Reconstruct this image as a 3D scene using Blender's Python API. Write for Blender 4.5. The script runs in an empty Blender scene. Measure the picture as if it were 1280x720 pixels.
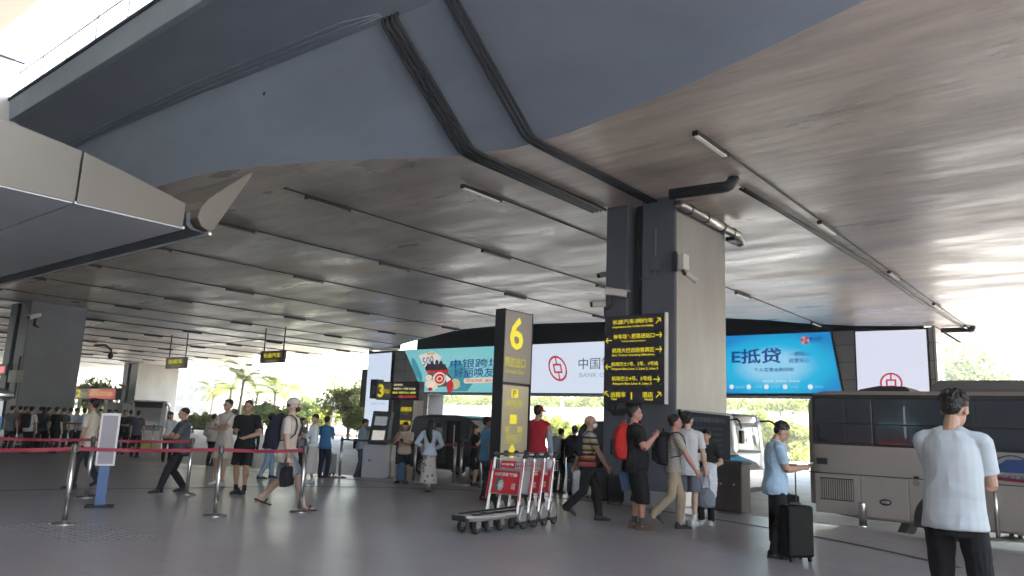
import bpy, bmesh, math, random
import numpy as np
from mathutils import Vector, Matrix, noise
random.seed(7); np.random.seed(7)
R = math.radians
SC = bpy.context.scene
COL = SC.collection
# ------------------------------------------------------------------ camera
HC = 1.5
F_PX, HY, ROLL, YAW = 940.0, 530.0, R(2.3), R(39.5)
_p = math.atan((HY-360)*math.cos(ROLL)/F_PX)
_f0 = np.array([-math.sin(YAW), math.cos(YAW), 0.]); _r0 = np.array([math.cos(YAW), math.sin(YAW), 0.]); _u0 = np.array([0, 0, 1.])
CF = _f0*math.cos(_p)+_u0*math.sin(_p); _U = -_f0*math.sin(_p)+_u0*math.cos(_p)
CR = _r0*math.cos(ROLL)+_U*math.sin(ROLL); CU = _U*math.cos(ROLL)-_r0*math.sin(ROLL)
CO = np.array([0, 0, HC])
cam_d = bpy.data.cameras.new('camera'); cam = bpy.data.objects.new('camera', cam_d); COL.objects.link(cam)
cam.matrix_world = Matrix(((CR[0], CU[0], -CF[0], 0), (CR[1], CU[1], -CF[1], 0), (CR[2], CU[2], -CF[2], HC), (0, 0, 0, 1)))
cam_d.sensor_width = 36; cam_d.lens = 36*F_PX/1280; cam_d.clip_end = 3000; cam_d.clip_start = .05
SC.camera = cam
# ------------------------------------------------------------------ sky, sun, exposure
SUN_EL, SUN_AZ = R(62), R(50)          # azimuth measured clockwise from +Y
w = bpy.data.worlds.new('World'); SC.world = w; w.use_nodes = True
nt = w.node_tree; bg = nt.nodes['Background']; sk = nt.nodes.new('ShaderNodeTexSky')
sk.sky_type = 'NISHITA'; sk.sun_disc = False; sk.sun_elevation = SUN_EL; sk.sun_rotation = SUN_AZ
sk.air_density = 1.4; sk.dust_density = 2.5; sk.ozone_density = 1.0
nt.links.new(sk.outputs[0], bg.inputs[0]); bg.inputs[1].default_value = 0.15
sd = bpy.data.lights.new('sun', 'SUN'); sd.energy = 4.0; sd.angle = R(.5); sd.color = (1, .92, .78)
sun = bpy.data.objects.new('sun', sd); COL.objects.link(sun)
_sv = Vector((math.sin(SUN_AZ)*math.cos(SUN_EL), math.cos(SUN_AZ)*math.cos(SUN_EL), math.sin(SUN_EL)))
sun.rotation_euler = _sv.to_track_quat('Z', 'Y').to_euler()
SC.view_settings.view_transform = 'Standard'; SC.view_settings.look = 'None'; SC.view_settings.gamma = 1
SC.view_settings.exposure = 3.75
SC.cycles.max_bounces = 10; SC.cycles.diffuse_bounces = 6; SC.cycles.glossy_bounces = 4
SC.cycles.sample_clamp_indirect = 6

# ------------------------------------------------------------------ pixel -> place (measuring the photograph)
def ray(x, y): return CF+CR*(x-640)/F_PX-CU*(y-360)/F_PX
def onz(x, y, z=0): d = ray(x, y); return CO+d*((z-HC)/d[2])
def onx(x, y, X): d = ray(x, y); return CO+d*(X/d[0])
def ony(x, y, Y): d = ray(x, y); return CO+d*(Y/d[1])
def proj(P):
    d = np.array(P, float)-CO; z = d@CF
    return 640+F_PX*(d@CR)/z, 360-F_PX*(d@CU)/z
def zat(px, py, bx, by):
    """height of pixel row py above ground point (bx,by)"""
    lo, hi = -2., 12.
    for _ in range(40):
        m = (lo+hi)/2
        if proj((bx, by, m))[1] > py: lo = m
        else: hi = m
    return (lo+hi)/2

# ------------------------------------------------------------------ materials
MATS = {}
def mat(name, col, rough=.6, metal=0., bump=0., bscale=20., var=0., vscale=3., emit=None, estr=1., stretch=None, alpha=None, coat=0., spec=.5, trans=0., rvar=0.):
    if name in MATS: return MATS[name]
    m = bpy.data.materials.new(name); m.use_nodes = True; t = m.node_tree; b = t.nodes['Principled BSDF']
    c = (*col, 1) if len(col) == 3 else col
    b.inputs['Base Color'].default_value = c; b.inputs['Roughness'].default_value = rough; b.inputs['Metallic'].default_value = metal
    b.inputs['Specular IOR Level'].default_value = spec
    if coat: b.inputs['Coat Weight'].default_value = coat; b.inputs['Coat Roughness'].default_value = .08
    if trans: b.inputs['Transmission Weight'].default_value = trans
    if bump or var or rvar:
        tc = t.nodes.new('ShaderNodeTexCoord'); mp = t.nodes.new('ShaderNodeMapping'); t.links.new(tc.outputs['Object'], mp.inputs[0])
        if stretch: mp.inputs['Scale'].default_value = stretch
    if var:
        n = t.nodes.new('ShaderNodeTexNoise'); n.inputs['Scale'].default_value = vscale; n.inputs['Detail'].default_value = 5; n.inputs['Roughness'].default_value = .6
        t.links.new(mp.outputs[0], n.inputs[0])
        r = t.nodes.new('ShaderNodeValToRGB'); r.color_ramp.elements[0].position = .3; r.color_ramp.elements[1].position = .7
        r.color_ramp.elements[0].color = (*[max(0, k*(1-var)) for k in c[:3]], 1); r.color_ramp.elements[1].color = (*[min(1, k*(1+var)) for k in c[:3]], 1)
        t.links.new(n.outputs[0], r.inputs[0]); t.links.new(r.outputs[0], b.inputs['Base Color'])
    if rvar:
        n3 = t.nodes.new('ShaderNodeTexNoise'); n3.inputs['Scale'].default_value = vscale*1.7; n3.inputs['Detail'].default_value = 6
        t.links.new(mp.outputs[0], n3.inputs[0]); mr = t.nodes.new('ShaderNodeMapRange'); mr.inputs[1].default_value = .3; mr.inputs[2].default_value = .7
        mr.inputs[3].default_value = max(.02, rough-rvar); mr.inputs[4].default_value = min(1, rough+rvar); t.links.new(n3.outputs[0], mr.inputs[0]); t.links.new(mr.outputs[0], b.inputs['Roughness'])
    if bump:
        n2 = t.nodes.new('ShaderNodeTexNoise'); n2.inputs['Scale'].default_value = bscale; n2.inputs['Detail'].default_value = 4
        t.links.new(mp.outputs[0], n2.inputs[0]); bp = t.nodes.new('ShaderNodeBump'); bp.inputs['Strength'].default_value = bump; bp.inputs['Distance'].default_value = .02
        t.links.new(n2.outputs[0], bp.inputs['Height']); t.links.new(bp.outputs[0], b.inputs['Normal'])
    if emit: b.inputs['Emission Color'].default_value = (*emit, 1); b.inputs['Emission Strength'].default_value = estr
    if alpha is not None: b.inputs['Alpha'].default_value = alpha
    MATS[name] = m; return m

# ------------------------------------------------------------------ mesh builder
class MB:
    def __init__(s): s.v = []; s.f = []; s.mi = []; s.cur = 0; s.sm = []; s.smooth = False
    def add(s, vs, fs):
        o = len(s.v); s.v.extend([tuple(map(float, q)) for q in vs])
        for f in fs: s.f.append([o+i for i in f]); s.mi.append(s.cur); s.sm.append(s.smooth)
        return s
    def box(s, x0, y0, z0, x1, y1, z1):
        v = [(x, y, z) for z in (z0, z1) for y in (y0, y1) for x in (x0, x1)]
        return s.add(v, [(0, 2, 3, 1), (4, 5, 7, 6), (0, 1, 5, 4), (2, 6, 7, 3), (0, 4, 6, 2), (1, 3, 7, 5)])
    def cbox(s, c, d, rot=0, M=None):
        hx, hy, hz = d[0]/2, d[1]/2, d[2]/2; ca, sa = math.cos(rot), math.sin(rot)
        v = []
        for z in (-hz, hz):
            for y in (-hy, hy):
                for x in (-hx, hx):
                    p = Vector((x, y, z))
                    if M is not None: p = M@p
                    v.append((c[0]+p.x*ca-p.y*sa, c[1]+p.x*sa+p.y*ca, c[2]+p.z))
        return s.add(v, [(0, 2, 3, 1), (4, 5, 7, 6), (0, 1, 5, 4), (2, 6, 7, 3), (0, 4, 6, 2), (1, 3, 7, 5)])
    def rings(s, rings, cap=True, closed=False):
        n = len(rings[0]); o = []; fs = []
        for r in rings: o.extend(r)
        m = len(rings)
        for i in range(m-1+(1 if closed else 0)):
            for j in range(n):
                a = i*n+j; b = i*n+(j+1) % n; c = ((i+1) % m)*n+(j+1) % n; d = ((i+1) % m)*n+j
                fs.append((a, b, c, d))
        if cap and not closed: fs.append(tuple(range(n))[::-1]); fs.append(tuple((m-1)*n+j for j in range(n)))
        return s.add(o, fs)
    def tube(s, pts, rad, n=10, cap=True, ell=None):
        """tube along pts; rad scalar or list; ell = (kx,ky) squash"""
        P = [Vector(p) for p in pts]; k = len(P)
        if not hasattr(rad, '__len__'): rad = [rad]*k
        T = []
        for i in range(k):
            a = P[max(0, i-1)]; b = P[min(k-1, i+1)]; t = (b-a)
            T.append(t.normalized() if t.length > 1e-9 else Vector((0, 0, 1)))
        ref = Vector((0, 0, 1)) if abs(T[0].z) < .9 else Vector((0, 1, 0))
        u = T[0].cross(ref).normalized(); rs = []
        for i in range(k):
            u = (u-T[i]*u.dot(T[i]))
            u = u.normalized() if u.length > 1e-6 else T[i].orthogonal().normalized()
            v = T[i].cross(u)
            e = ell or (1, 1)
            rs.append([tuple(P[i]+u*(rad[i]*e[0]*math.cos(2*math.pi*j/n))+v*(rad[i]*e[1]*math.sin(2*math.pi*j/n))) for j in range(n)])
        return s.rings(rs, cap)
    def cyl(s, p0, p1, r, n=12, r2=None): return s.tube([p0, p1], [r, r if r2 is None else r2], n)
    def ell(s, c, r, nu=12, nv=8, M=None):
        rs = []
        for i in range(nv+1):
            a = math.pi*(.02+.96*i/nv)-math.pi/2; z = math.sin(a); q = math.cos(a)
            ring = []
            for j in range(nu):
                t = 2*math.pi*j/nu; p = Vector((r[0]*q*math.cos(t), r[1]*q*math.sin(t), r[2]*z))
                if M is not None: p = M@p
                ring.append((c[0]+p.x, c[1]+p.y, c[2]+p.z))
            rs.append(ring)
        return s.rings(rs)
    def prism(s, poly, axis, a, b):
        """extrude 2d poly along axis ('x': poly=(y,z); 'y': (x,z); 'z': (x,y))"""
        def P(q, t): return {'x': (t, q[0], q[1]), 'y': (q[0], t, q[1]), 'z': (q[0], q[1], t)}[axis]
        return s.rings([[P(q, a) for q in poly], [P(q, b) for q in poly]])
    def mesh(s, name):
        me = bpy.data.meshes.new(name); me.from_pydata(s.v, [], s.f); me.polygons.foreach_set('material_index', s.mi)
        me.polygons.foreach_set('use_smooth', s.sm); me.update()
        bm = bmesh.new(); bm.from_mesh(me); bmesh.ops.recalc_face_normals(bm, faces=bm.faces); bm.to_mesh(me); bm.free()
        return me
    def obj(s, name, m, parent=None, smooth=False, bevel=0, loc=None, world=False):
        me = s.mesh(name)
        for k in (m if isinstance(m, (list, tuple)) else [m]): me.materials.append(k)
        if smooth: me.polygons.foreach_set('use_smooth', [True]*len(me.polygons)); 
        o = bpy.data.objects.new(name, me); COL.objects.link(o)
        if smooth == 'auto' or bevel:
            pass
        if bevel:
            b = o.modifiers.new('bevel', 'BEVEL'); b.width = bevel; b.segments = 2; b.limit_method = 'ANGLE'; b.angle_limit = R(35)
        if loc is not None: o.location = loc
        if parent is not None: o.parent = parent
        return o
def setp(o, label=None, cat=None, group=None, kind=None):
    if label: o['label'] = label
    if cat: o['category'] = cat
    if group: o['group'] = group
    if kind: o['kind'] = kind
    return o
def thing(name, label, cat, loc=(0, 0, 0), rz=0., group=None):
    o = bpy.data.objects.new(name, None); COL.objects.link(o); o.location = loc; o.rotation_euler = (0, 0, rz); o.empty_display_size = .2
    return setp(o, label, cat, group)
def copy_tree(o, parent=None):
    c = o.copy(); COL.objects.link(c)
    if parent is not None: c.parent = parent
    for ch in [k for k in bpy.data.objects if k.parent == o]: copy_tree(ch, c)
    return c
def share(name, me, parent=None, loc=(0, 0, 0), rot=(0, 0, 0), sc=(1, 1, 1)):
    o = bpy.data.objects.new(name, me); COL.objects.link(o); o.location = loc; o.rotation_euler = rot; o.scale = sc
    if parent is not None: o.parent = parent
    return o
def text_mesh(body, size=1., bold=0., spacing=1., depth=.002, align='CENTER', ls=1.):
    cu = bpy.data.curves.new('lettering', 'FONT'); cu.body = body; cu.size = size; cu.align_x = align; cu.align_y = 'CENTER'
    cu.offset = bold; cu.space_character = spacing; cu.extrude = depth; cu.resolution_u = 2; cu.space_line = ls
    o = bpy.data.objects.new('lettering', cu); COL.objects.link(o)
    dg = bpy.context.evaluated_depsgraph_get(); me = bpy.data.meshes.new_from_object(o.evaluated_get(dg))
    bpy.data.objects.remove(o); me.name = 'lettering'
    return me
def text(body, m, parent, loc, rot, size=1., width=None, height=None, name='lettering', **k):
    """flat lettering; fitted to width/height when given. rot = euler so local x runs along the text, local z faces the reader"""
    me = text_mesh(body, size, **k); me.materials.clear(); me.materials.append(m)
    xs = [v.co.x for v in me.vertices]; ys = [v.co.y for v in me.vertices]
    if not xs: return None
    cx, cy = (max(xs)+min(xs))/2, (max(ys)+min(ys))/2
    sx = width/(max(xs)-min(xs)) if width else 1; sy = height/(max(ys)-min(ys)) if height else (sx if width else 1)
    if height and not width: sx = sy
    for v in me.vertices: v.co.x = (v.co.x-cx)*sx; v.co.y = (v.co.y-cy)*sy
    return share(name, me, parent, loc, rot)
FACE_NY = (R(90), 0, 0)          # text on a face that looks toward -y
FACE_PX = (R(90), 0, R(90))      # text on a face that looks toward +x
# ================================================================== SETTING
H = 6.4
def soffit_mat():
    m = bpy.data.materials.new('painted_soffit'); m.use_nodes = True; t = m.node_tree; b = t.nodes['Principled BSDF']; L = t.links.new
    tc = t.nodes.new('ShaderNodeTexCoord')
    def nz(scale, st, det=5, rough=.6, dist=0.):
        mp = t.nodes.new('ShaderNodeMapping'); mp.inputs['Scale'].default_value = st; L(tc.outputs['Object'], mp.inputs[0])
        n = t.nodes.new('ShaderNodeTexNoise'); n.inputs['Scale'].default_value = scale; n.inputs['Detail'].default_value = det; n.inputs['Roughness'].default_value = rough; n.inputs['Distortion'].default_value = dist; L(mp.outputs[0], n.inputs[0]); return n.outputs[0]
    def ramp(src, p0, p1, c0, c1):
        r = t.nodes.new('ShaderNodeValToRGB'); e = r.color_ramp.elements; e[0].position = p0; e[1].position = p1; e[0].color = (*c0, 1); e[1].color = (*c1, 1); L(src, r.inputs[0]); return r.outputs[0]
    def mix(a, b_, f, mode='MIX'):
        x = t.nodes.new('ShaderNodeMix'); x.data_type = 'RGBA'; x.blend_type = mode
        if isinstance(f, float): x.inputs[0].default_value = f
        else: L(f, x.inputs[0])
        L(a, x.inputs[6]); L(b_, x.inputs[7]); return x.outputs[2]
    big = ramp(nz(.16, (.6, 1, 1), 3, .5, .8), .40, .60, (.42, .385, .38), (.76, .655, .56))  # sand blotches put warm patches of reflected daylight into the stained colour
    mid = ramp(nz(1.1, (.30, 1, 1), 6, .65, .5), .36, .62, (.52, .50, .50), (1, 1, 1))
    st = ramp(nz(5.5, (.10, 1, 1), 5, .6, .3), .33, .60, (.72, .70, .70), (1, 1, 1))
    spot = ramp(nz(.55, (.5, 1, 1), 7, .7, 1.2), .30, .42, (.48, .46, .46), (1, 1, 1))
    c = mix(mix(mix(big, mid, .55, 'MULTIPLY'), st, .6, 'MULTIPLY'), spot, .7, 'MULTIPLY'); L(c, b.inputs['Base Color'])
    rr = t.nodes.new('ShaderNodeMapRange'); rr.inputs[1].default_value = .3; rr.inputs[2].default_value = .7; rr.inputs[3].default_value = .22; rr.inputs[4].default_value = .55; L(nz(.8, (.3, 1, 1), 5), rr.inputs[0]); L(rr.outputs[0], b.inputs['Roughness'])
    b.inputs['Specular IOR Level'].default_value = .75
    b1 = t.nodes.new('ShaderNodeBump'); b1.inputs['Strength'].default_value = .45; b1.inputs['Distance'].default_value = .03; L(nz(2.2, (.14, 1, 1), 4, .55), b1.inputs['Height'])
    b2 = t.nodes.new('ShaderNodeBump'); b2.inputs['Strength'].default_value = .5; b2.inputs['Distance'].default_value = .05; L(nz(.45, (.5, 1, 1), 3), b2.inputs['Height']); L(b1.outputs[0], b2.inputs['Normal']); L(b2.outputs[0], b.inputs['Normal'])
    return m
M_ceil = soffit_mat()
M_beam = mat('bluegrey_paint', (.225, .262, .315), .5, 0, .35, 2.2, .14, .7, stretch=(.4, 1, 1), rvar=.06)
M_col_shaded = mat('column_shaded_paint', (.095, .105, .13), .5, 0, .2, 6, .18, 1., stretch=(1, 1, .4))  # column fronts: shade put into a darker copy of the colour
M_col_lit = mat('column_lit_paint', (.24, .228, .215), .5, .0, .25, 5, .2, .8, stretch=(1, 1, .45))  # column sides: light put into a brighter copy of the colour
M_dark = mat('dark_metal', (.025, .027, .03), .5, .3)
M_conduit = mat('conduit_dark', (.028, .03, .036), .5, 0, spec=.3)
M_pipe = mat('steel_pipe', (.38, .36, .34), .35, .8, .05, 8)
M_steel = mat('brushed_steel', (.58, .57, .56), .28, 1.0, .05, 30)
def floor_mat():
    m = mat('polished_floor', (.33, .31, .322), .31, 0, .008, 14, .05, .5, rvar=.03, spec=.45); t = m.node_tree; b = t.nodes['Principled BSDF']; src = b.inputs['Base Color'].links[0].from_socket
    tc = t.nodes.new('ShaderNodeTexCoord'); br = t.nodes.new('ShaderNodeTexBrick'); br.offset = 0; br.inputs['Scale'].default_value = 1; br.inputs['Brick Width'].default_value = .8; br.inputs['Row Height'].default_value = .8; br.inputs['Mortar Size'].default_value = .006; br.inputs['Mortar Smooth'].default_value = .3
    br.inputs['Color1'].default_value = (1, 1, 1, 1); br.inputs['Color2'].default_value = (.93, .93, .94, 1); br.inputs['Mortar'].default_value = (.62, .62, .62, 1); t.links.new(tc.outputs['Object'], br.inputs[0])
    n = t.nodes.new('ShaderNodeTexNoise'); n.inputs['Scale'].default_value = 2.6; n.inputs['Detail'].default_value = 8; n.inputs['Roughness'].default_value = .7; t.links.new(tc.outputs['Object'], n.inputs[0])
    r = t.nodes.new('ShaderNodeValToRGB'); e = r.color_ramp.elements; e[0].position = .28; e[0].color = (.6, .6, .6, 1); e[1].position = .42; e[1].color = (1, 1, 1, 1); t.links.new(n.outputs[0], r.inputs[0])
    def mul(a, c, f):
        x = t.nodes.new('ShaderNodeMix'); x.data_type = 'RGBA'; x.blend_type = 'MULTIPLY'; x.inputs[0].default_value = f; t.links.new(a, x.inputs[6]); t.links.new(c, x.inputs[7]); return x.outputs[2]
    t.links.new(mul(mul(src, br.outputs[0], 1.), r.outputs[0], .6), b.inputs['Base Color']); return m
M_floor = floor_mat()
M_road = mat('road_concrete', (.34, .33, .32), .5, 0, .25, 25, .2, .7)
M_white = mat('white_paint', (.78, .77, .75), .5)
M_glass = mat('tinted_glass', (.015, .018, .022), .06, 0, coat=.5)

def curve_ext(pts):  # px points -> plan
    return [tuple(onz(x, y, 0)[:2]) for x, y in pts]
curb_px = [(0, 563), (60, 567), (130, 572), (190, 577), (300, 583), (400, 590), (480, 597), (600, 606), (760, 622), (930, 642), (1078, 658), (1280, 692)]
curb = curve_ext(curb_px)
curb = [(-34, 7.2), (-31.5, 8.1)]+curb+[(.6, 11.9), (3, 9.8), (6, 7), (10, 4), (20, 0), (60, -10)]
# smooth the curb
def smooth_line(p, it=2):
    for _ in range(it):
        q = [p[0]]
        for a, b in zip(p[:-1], p[1:]): q += [(.75*a[0]+.25*b[0], .75*a[1]+.25*b[1]), (.25*a[0]+.75*b[0], .25*a[1]+.75*b[1])]
        p = q+[p[-1]]
    return p
curb_s = smooth_line(curb)
left_plaza = [(-34, 9.0), (-36, 12), (-37, 17), (-50, 19), (-90, 19)]
poly = [(-90, -20), (60, -20)]+curb_s[::-1]+smooth_line([(-34, 7.2), (-35.5, 9), (-36, 12.3), (-38, 16.8), (-50, 17.5), (-90, 18)], 2)[1:]
b = MB(); b.prism(poly, 'z', -.5, 0); fl = b.obj('floor', M_floor); setp(fl, kind='structure')
# far edges of floor in pale curb stone
b = MB()
M_kerb = mat('kerb_stone', (.42, .41, .39), .55, 0, .2, 30, .1, 3)
for a, c in zip(curb_s[:-1], curb_s[1:]):
    d = Vector((c[0]-a[0], c[1]-a[1], 0)); n = Vector((d.y, -d.x, 0)).normalized()*.16
    if n.length == 0: continue
    b.rings([[(a[0]-n.x*.3, a[1]-n.y*.3, -.3), (a[0]+n.x, a[1]+n.y, -.3), (a[0]+n.x, a[1]+n.y, .004), (a[0]-n.x*.3, a[1]-n.y*.3, .004)],
             [(c[0]-n.x*.3, c[1]-n.y*.3, -.3), (c[0]+n.x, c[1]+n.y, -.3), (c[0]+n.x, c[1]+n.y, .004), (c[0]-n.x*.3, c[1]-n.y*.3, .004)]])
setp(b.obj('kerb', M_kerb), kind='structure')
# drain slot in the floor: steel-edged dark channel following the kerb
line_px = [(-60, 615), (60, 612), (180, 611), (300, 609), (400, 608), (500, 610), (600, 613), (700, 622), (800, 635), (900, 650), (1000, 667), (1100, 687), (1200, 710)]
ln = smooth_line(curve_ext(line_px)); b = MB()
for a, c in zip(ln[:-1], ln[1:]):
    d = Vector((c[0]-a[0], c[1]-a[1], 0)); n = Vector((d.y, -d.x, 0)).normalized()*.055
    b.add([(a[0]-n.x, a[1]-n.y, .004), (a[0]+n.x, a[1]+n.y, .004), (c[0]+n.x, c[1]+n.y, .004), (c[0]-n.x, c[1]-n.y, .004)], [(0, 1, 2, 3)])
setp(b.obj('drain_channel', mat('drain_dark', (.05, .05, .055), .6)), kind='structure')
# second thin joint closer to the kerb
ln2 = smooth_line(curve_ext([(190, 583), (300, 588), (400, 596), (480, 603), (560, 608)])); b = MB()
for a, c in zip(ln2[:-1], ln2[1:]):
    d = Vector((c[0]-a[0], c[1]-a[1], 0)); n = Vector((d.y, -d.x, 0)).normalized()*.04
    b.add([(a[0]-n.x, a[1]-n.y, .004), (a[0]+n.x, a[1]+n.y, .004), (c[0]+n.x, c[1]+n.y, .004), (c[0]-n.x, c[1]-n.y, .004)], [(0, 1, 2, 3)])
setp(b.obj('floor_joint', mat('drain_dark', (.05, .05, .055), .6)), kind='structure')
# tactile steel studs patch at lower left
b = MB(); p0 = onz(95, 664, 0)
for i in range(16):
    for j in range(9):
        x = p0[0]-1.0+i*.12+j*.02; y = p0[1]-.5+j*.11+i*.012
        b.cyl((x, y, 0), (x, y, .006), .026, 8)
for k in range(1): pass
o = b.obj('tactile_studs', mat('stud_dull', (.17, .16, .165), .5, 0)); setp(o, kind='stuff'); o['label'] = 'patch of round steel studs set in the dark floor'; o['category'] = 'floor studs'

# ground to the horizon
b = MB(); b.add([(-1500, -1500, -1.62), (1500, -1500, -1.62), (1500, 1500, -1.62), (-1500, 1500, -1.62)], [(0, 1, 2, 3)]); setp(b.obj('ground', mat('far_ground', (.28, .27, .22), .8, 0, .2, 3, .3, .05)), kind='structure')
def road_z(x, y):
    def ss(t): t = min(1, max(0, t)); return t*t*(3-2*t)
    return -.20-1.2*ss((-x-33)/7)*ss((y-15)/6)*ss((38-y)/8)
b = MB(); vs = []; nx, ny = 90, 40
for j in range(ny+1):
    for i in range(nx+1):
        x = -140+215*i/nx; y = -18+74*j/ny; vs.append((x, y, road_z(x, y)))
b.add(vs, [(j*(nx+1)+i, j*(nx+1)+i+1, (j+1)*(nx+1)+i+1, (j+1)*(nx+1)+i) for j in range(ny) for i in range(nx)])
setp(b.obj('road', M_road, smooth=True), kind='structure')
# lane markings on the road
b = MB()
for yy in (19.5, 23.5, 31.5):
    for k in range(-14, 6):
        b.add([(k*6., yy, -.196), (k*6.+3, yy, -.196), (k*6.+3, yy+.14, -.196), (k*6., yy+.14, -.196)], [(0, 1, 2, 3)])
setp(b.obj('lane_marking', mat('road_white', (.75, .75, .72), .6)), kind='structure')

# ---------------- elevated deck over the forecourt
near = [(-150, 7.1), (-60, 7.1), (-30, 7.2), (-18, 7.3), (-14.6, 7.5), (-13.4, 7.8), (-11.44, 8.61), (-9.6, 9.6), (-8.3, 9.95), (-7.0, 9.88), (-4.87, 9.42), (-3.26, 8.94), (-1.94, 8.5), (0, 7.9), (3, 7.5), (8, 7.3), (70, 7.3)]
crease = [(-150, 6.9), (-60, 6.95), (-30, 7.0), (-18, 7.1), (-14.6, 7.25), (-13.4, 7.35), (-11.44, 7.45), (-9.6, 7.55), (-8.3, 7.6), (-7.0, 7.6), (-4.87, 7.55), (-3.26, 7.5), (-1.94, 7.4), (0, 7.3), (3, 7.2), (8, 7.1), (70, 7.1)]
far = [(70, 43.2), (-3.0, 43.2), (-5.0, 43.3), (-6.45, 43.5), (-6.45, 37.2), (-6.5, 36.6), (-9.2, 35.3), (-11.1, 33.6), (-12.0, 32.2), (-13.4, 30.9), (-16, 30.2), (-19.07, 29.8), (-22.7, 29.1), (-25.2, 29.05), (-27.8, 29.4), (-33, 31.8), (-38.7, 34.6), (-41.2, 35.2)]
root = thing('elevated_road_deck', 'long concrete road deck overhead with stained glossy soffit, nearest to the camera', 'road deck')
def sheet(pts, z, name, m, parent, th=.05):
    b = MB(); b.prism(pts, 'z', z, z+th); return b.obj(name, m, parent)
near_cut = [p for p in near if p[0] > -41]
pts = [(-41.2, 7.15)]+near_cut+far
sheet(pts, H, 'soffit', M_ceil, root, .06)
# web, cantilever soffit, fascia
b = MB(); b.smooth = True
ZC = 8.1
rw = [[(x, y, H+.002) for x, y in near], [(x, y, ZC) for x, y in crease]]
vs = rw[0]+rw[1]; n = len(near)
b.add(vs, [(i, i+1, n+i+1, n+i) for i in range(n-1)])
b.obj('web', M_beam, root)
b = MB(); out_y, out_z = 5.85, 8.52
vs = [(x, y, ZC) for x, y in crease]+[(x, out_y, out_z) for x, y in crease]
b.add(vs, [(i, i+1, n+i+1, n+i) for i in range(n-1)]); b.obj('cantilever_soffit', M_beam, root)
b = MB(); b.prism([(5.85, 8.52), (5.70, 8.50), (5.64, 9.02), (6.0, 9.04), (6.0, 8.55)], 'x', -21.3, 70); b.obj('fascia', mat('fascia_paint', (.36, .42, .47), .6, 0, .1, 4, .1, .8), root, bevel=.02)
b = MB(); b.box(-21.3, 5.60, 9.0, 70, 6.05, 9.07); b.obj('coping', M_conduit, root)
b = MB(); b.add([(-100, 6.0, 9.0), (70, 6.0, 9.0), (70, 43, 9.0), (-100, 43, 9.0)], [(0, 1, 2, 3)]); b.obj('road_surface', M_road, root)
# outer far face and recess over the hoarding wall
b = MB()
fy = [p for p in far if -41.3 <= p[0] <= -6.4 and p[1] <= 37.2]
b.add([(x, y, H+.03) for x, y in fy]+[(x, y-0.6*0, 8.9) for x, y in fy], [(i, i+1, len(fy)+i+1, len(fy)+i) for i in range(len(fy)-1)])
b.obj('far_web', M_dark, root)  # unlit side of the recess, its shade put in as near-black colour
b = MB(); b.box(-6.4, 43.25, H, 70, 43.5, 9); b.box(-6.5, 37, H, -6.3, 43.5, 9); b.obj('far_fascia', M_beam, root)
# small weep holes / bolts on the web
b = MB()
for px_, py_ in ((330, 117),):
    p = ony(px_, py_, 7.4); b.ell(p, (.04, .02, .04), 8, 4)
b.obj('drain_hole', M_dark, root)

# glass parapet railing on the deck edge: posts at measured spacing
rail = thing('glass_railing', 'thin post and glass railing along the top of the road deck edge at upper left', 'railing')
b = MB(); b.tube([(-21.3, 5.78, 9.82), (-4, 5.78, 9.82)], .022, 8); b.obj('handrail', M_steel, rail)
b = MB(); b.box(-21.3, 5.77, 9.16, -4, 5.785, 9.74); b.obj('glass_panel', mat('clear_glass', (.9, .95, .95), .05, 0, alpha=.15), rail)
pm = MB(); pm.box(-.03, -.03, 0, .03, .03, .78); pm.box(-.09, -.05, .04, .09, .05, .10); pm.box(-.07, -.03, .70, .07, .03, .74); pm = pm.mesh('post'); pm.materials.append(mat('pale_post', (.6, .6, .6), .4, .5))
x = -21.2
while x < -4: share('post', pm, rail, (x, 5.78, 9.07)); x += 1.53
b = MB(); b.smooth = False
b.prism([(4.4, 8.35), (6.2, 8.42), (6.35, 8.75), (6.2, 9.1), (4.6, 9.25)], 'x', -32, -21.35); o = b.obj('terminal_edge_beam', mat('pale_grey_render', (.5, .5, .5), .6), bevel=.05); setp(o, 'short pale grey beam end beside the deck edge at far upper left', 'beam')
rail2 = thing('glass_railing', 'short glass railing with dark handrail on the beam end at far upper left', 'railing')
b = MB(); b.tube([(-21.45, 5.9, 10.15), (-21.45, 1.5, 10.15)], .03, 8); b.obj('handrail', M_conduit, rail2)
for yy in (5.9, 4.7, 3.5): b = MB(); b.box(-21.48, yy-.03, 9.0, -21.42, yy+.03, 10.15); b.obj('post', M_steel, rail2)

# second deck beyond the joint at x=-41
root2 = thing('elevated_road_deck', 'farther road deck span beyond the joint at left, soffit lit by daylight', 'road deck')
fe = [tuple(onz(*p, H)[:2]) for p in ((458, 444), (400, 448), (340, 452), (302, 455), (264, 463))]
pts = [(-41.25, 7.1), (-41.25, 37.5)]+[(max(-46.6, fe[0][0]), fe[0][1])]+fe[1:]+[(-90, 44.6), (-92, 30), (-92, 8)]
sheet(pts, H+.12, 'soffit', M_ceil, root2, .08)
b = MB(); b.box(-41.6, 7.2, H-.04, -41.2, 35.0, H+.3); b.obj('joint_beam', M_beam, root2)
b = MB()
ff = [(-41.25, 37.5)]+[(max(-46.6, fe[0][0]), fe[0][1])]+fe[1:]+[(-90, 44.6), (-92, 30)]
b.add([(x, y, H+.12) for x, y in ff]+[(x, y, 8.6) for x, y in ff], [(i, i+1, len(ff)+i+1, len(ff)+i) for i in range(len(ff)-1)])
b.obj('fascia', M_beam, root2)
root3 = thing('elevated_road_deck', 'farthest pale road deck slab behind the left column', 'road deck')
b = MB(); b.box(-160, 24, H+.1, -92.2, 52, H+1.2); b.obj('slab', M_ceil, root3)

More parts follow.
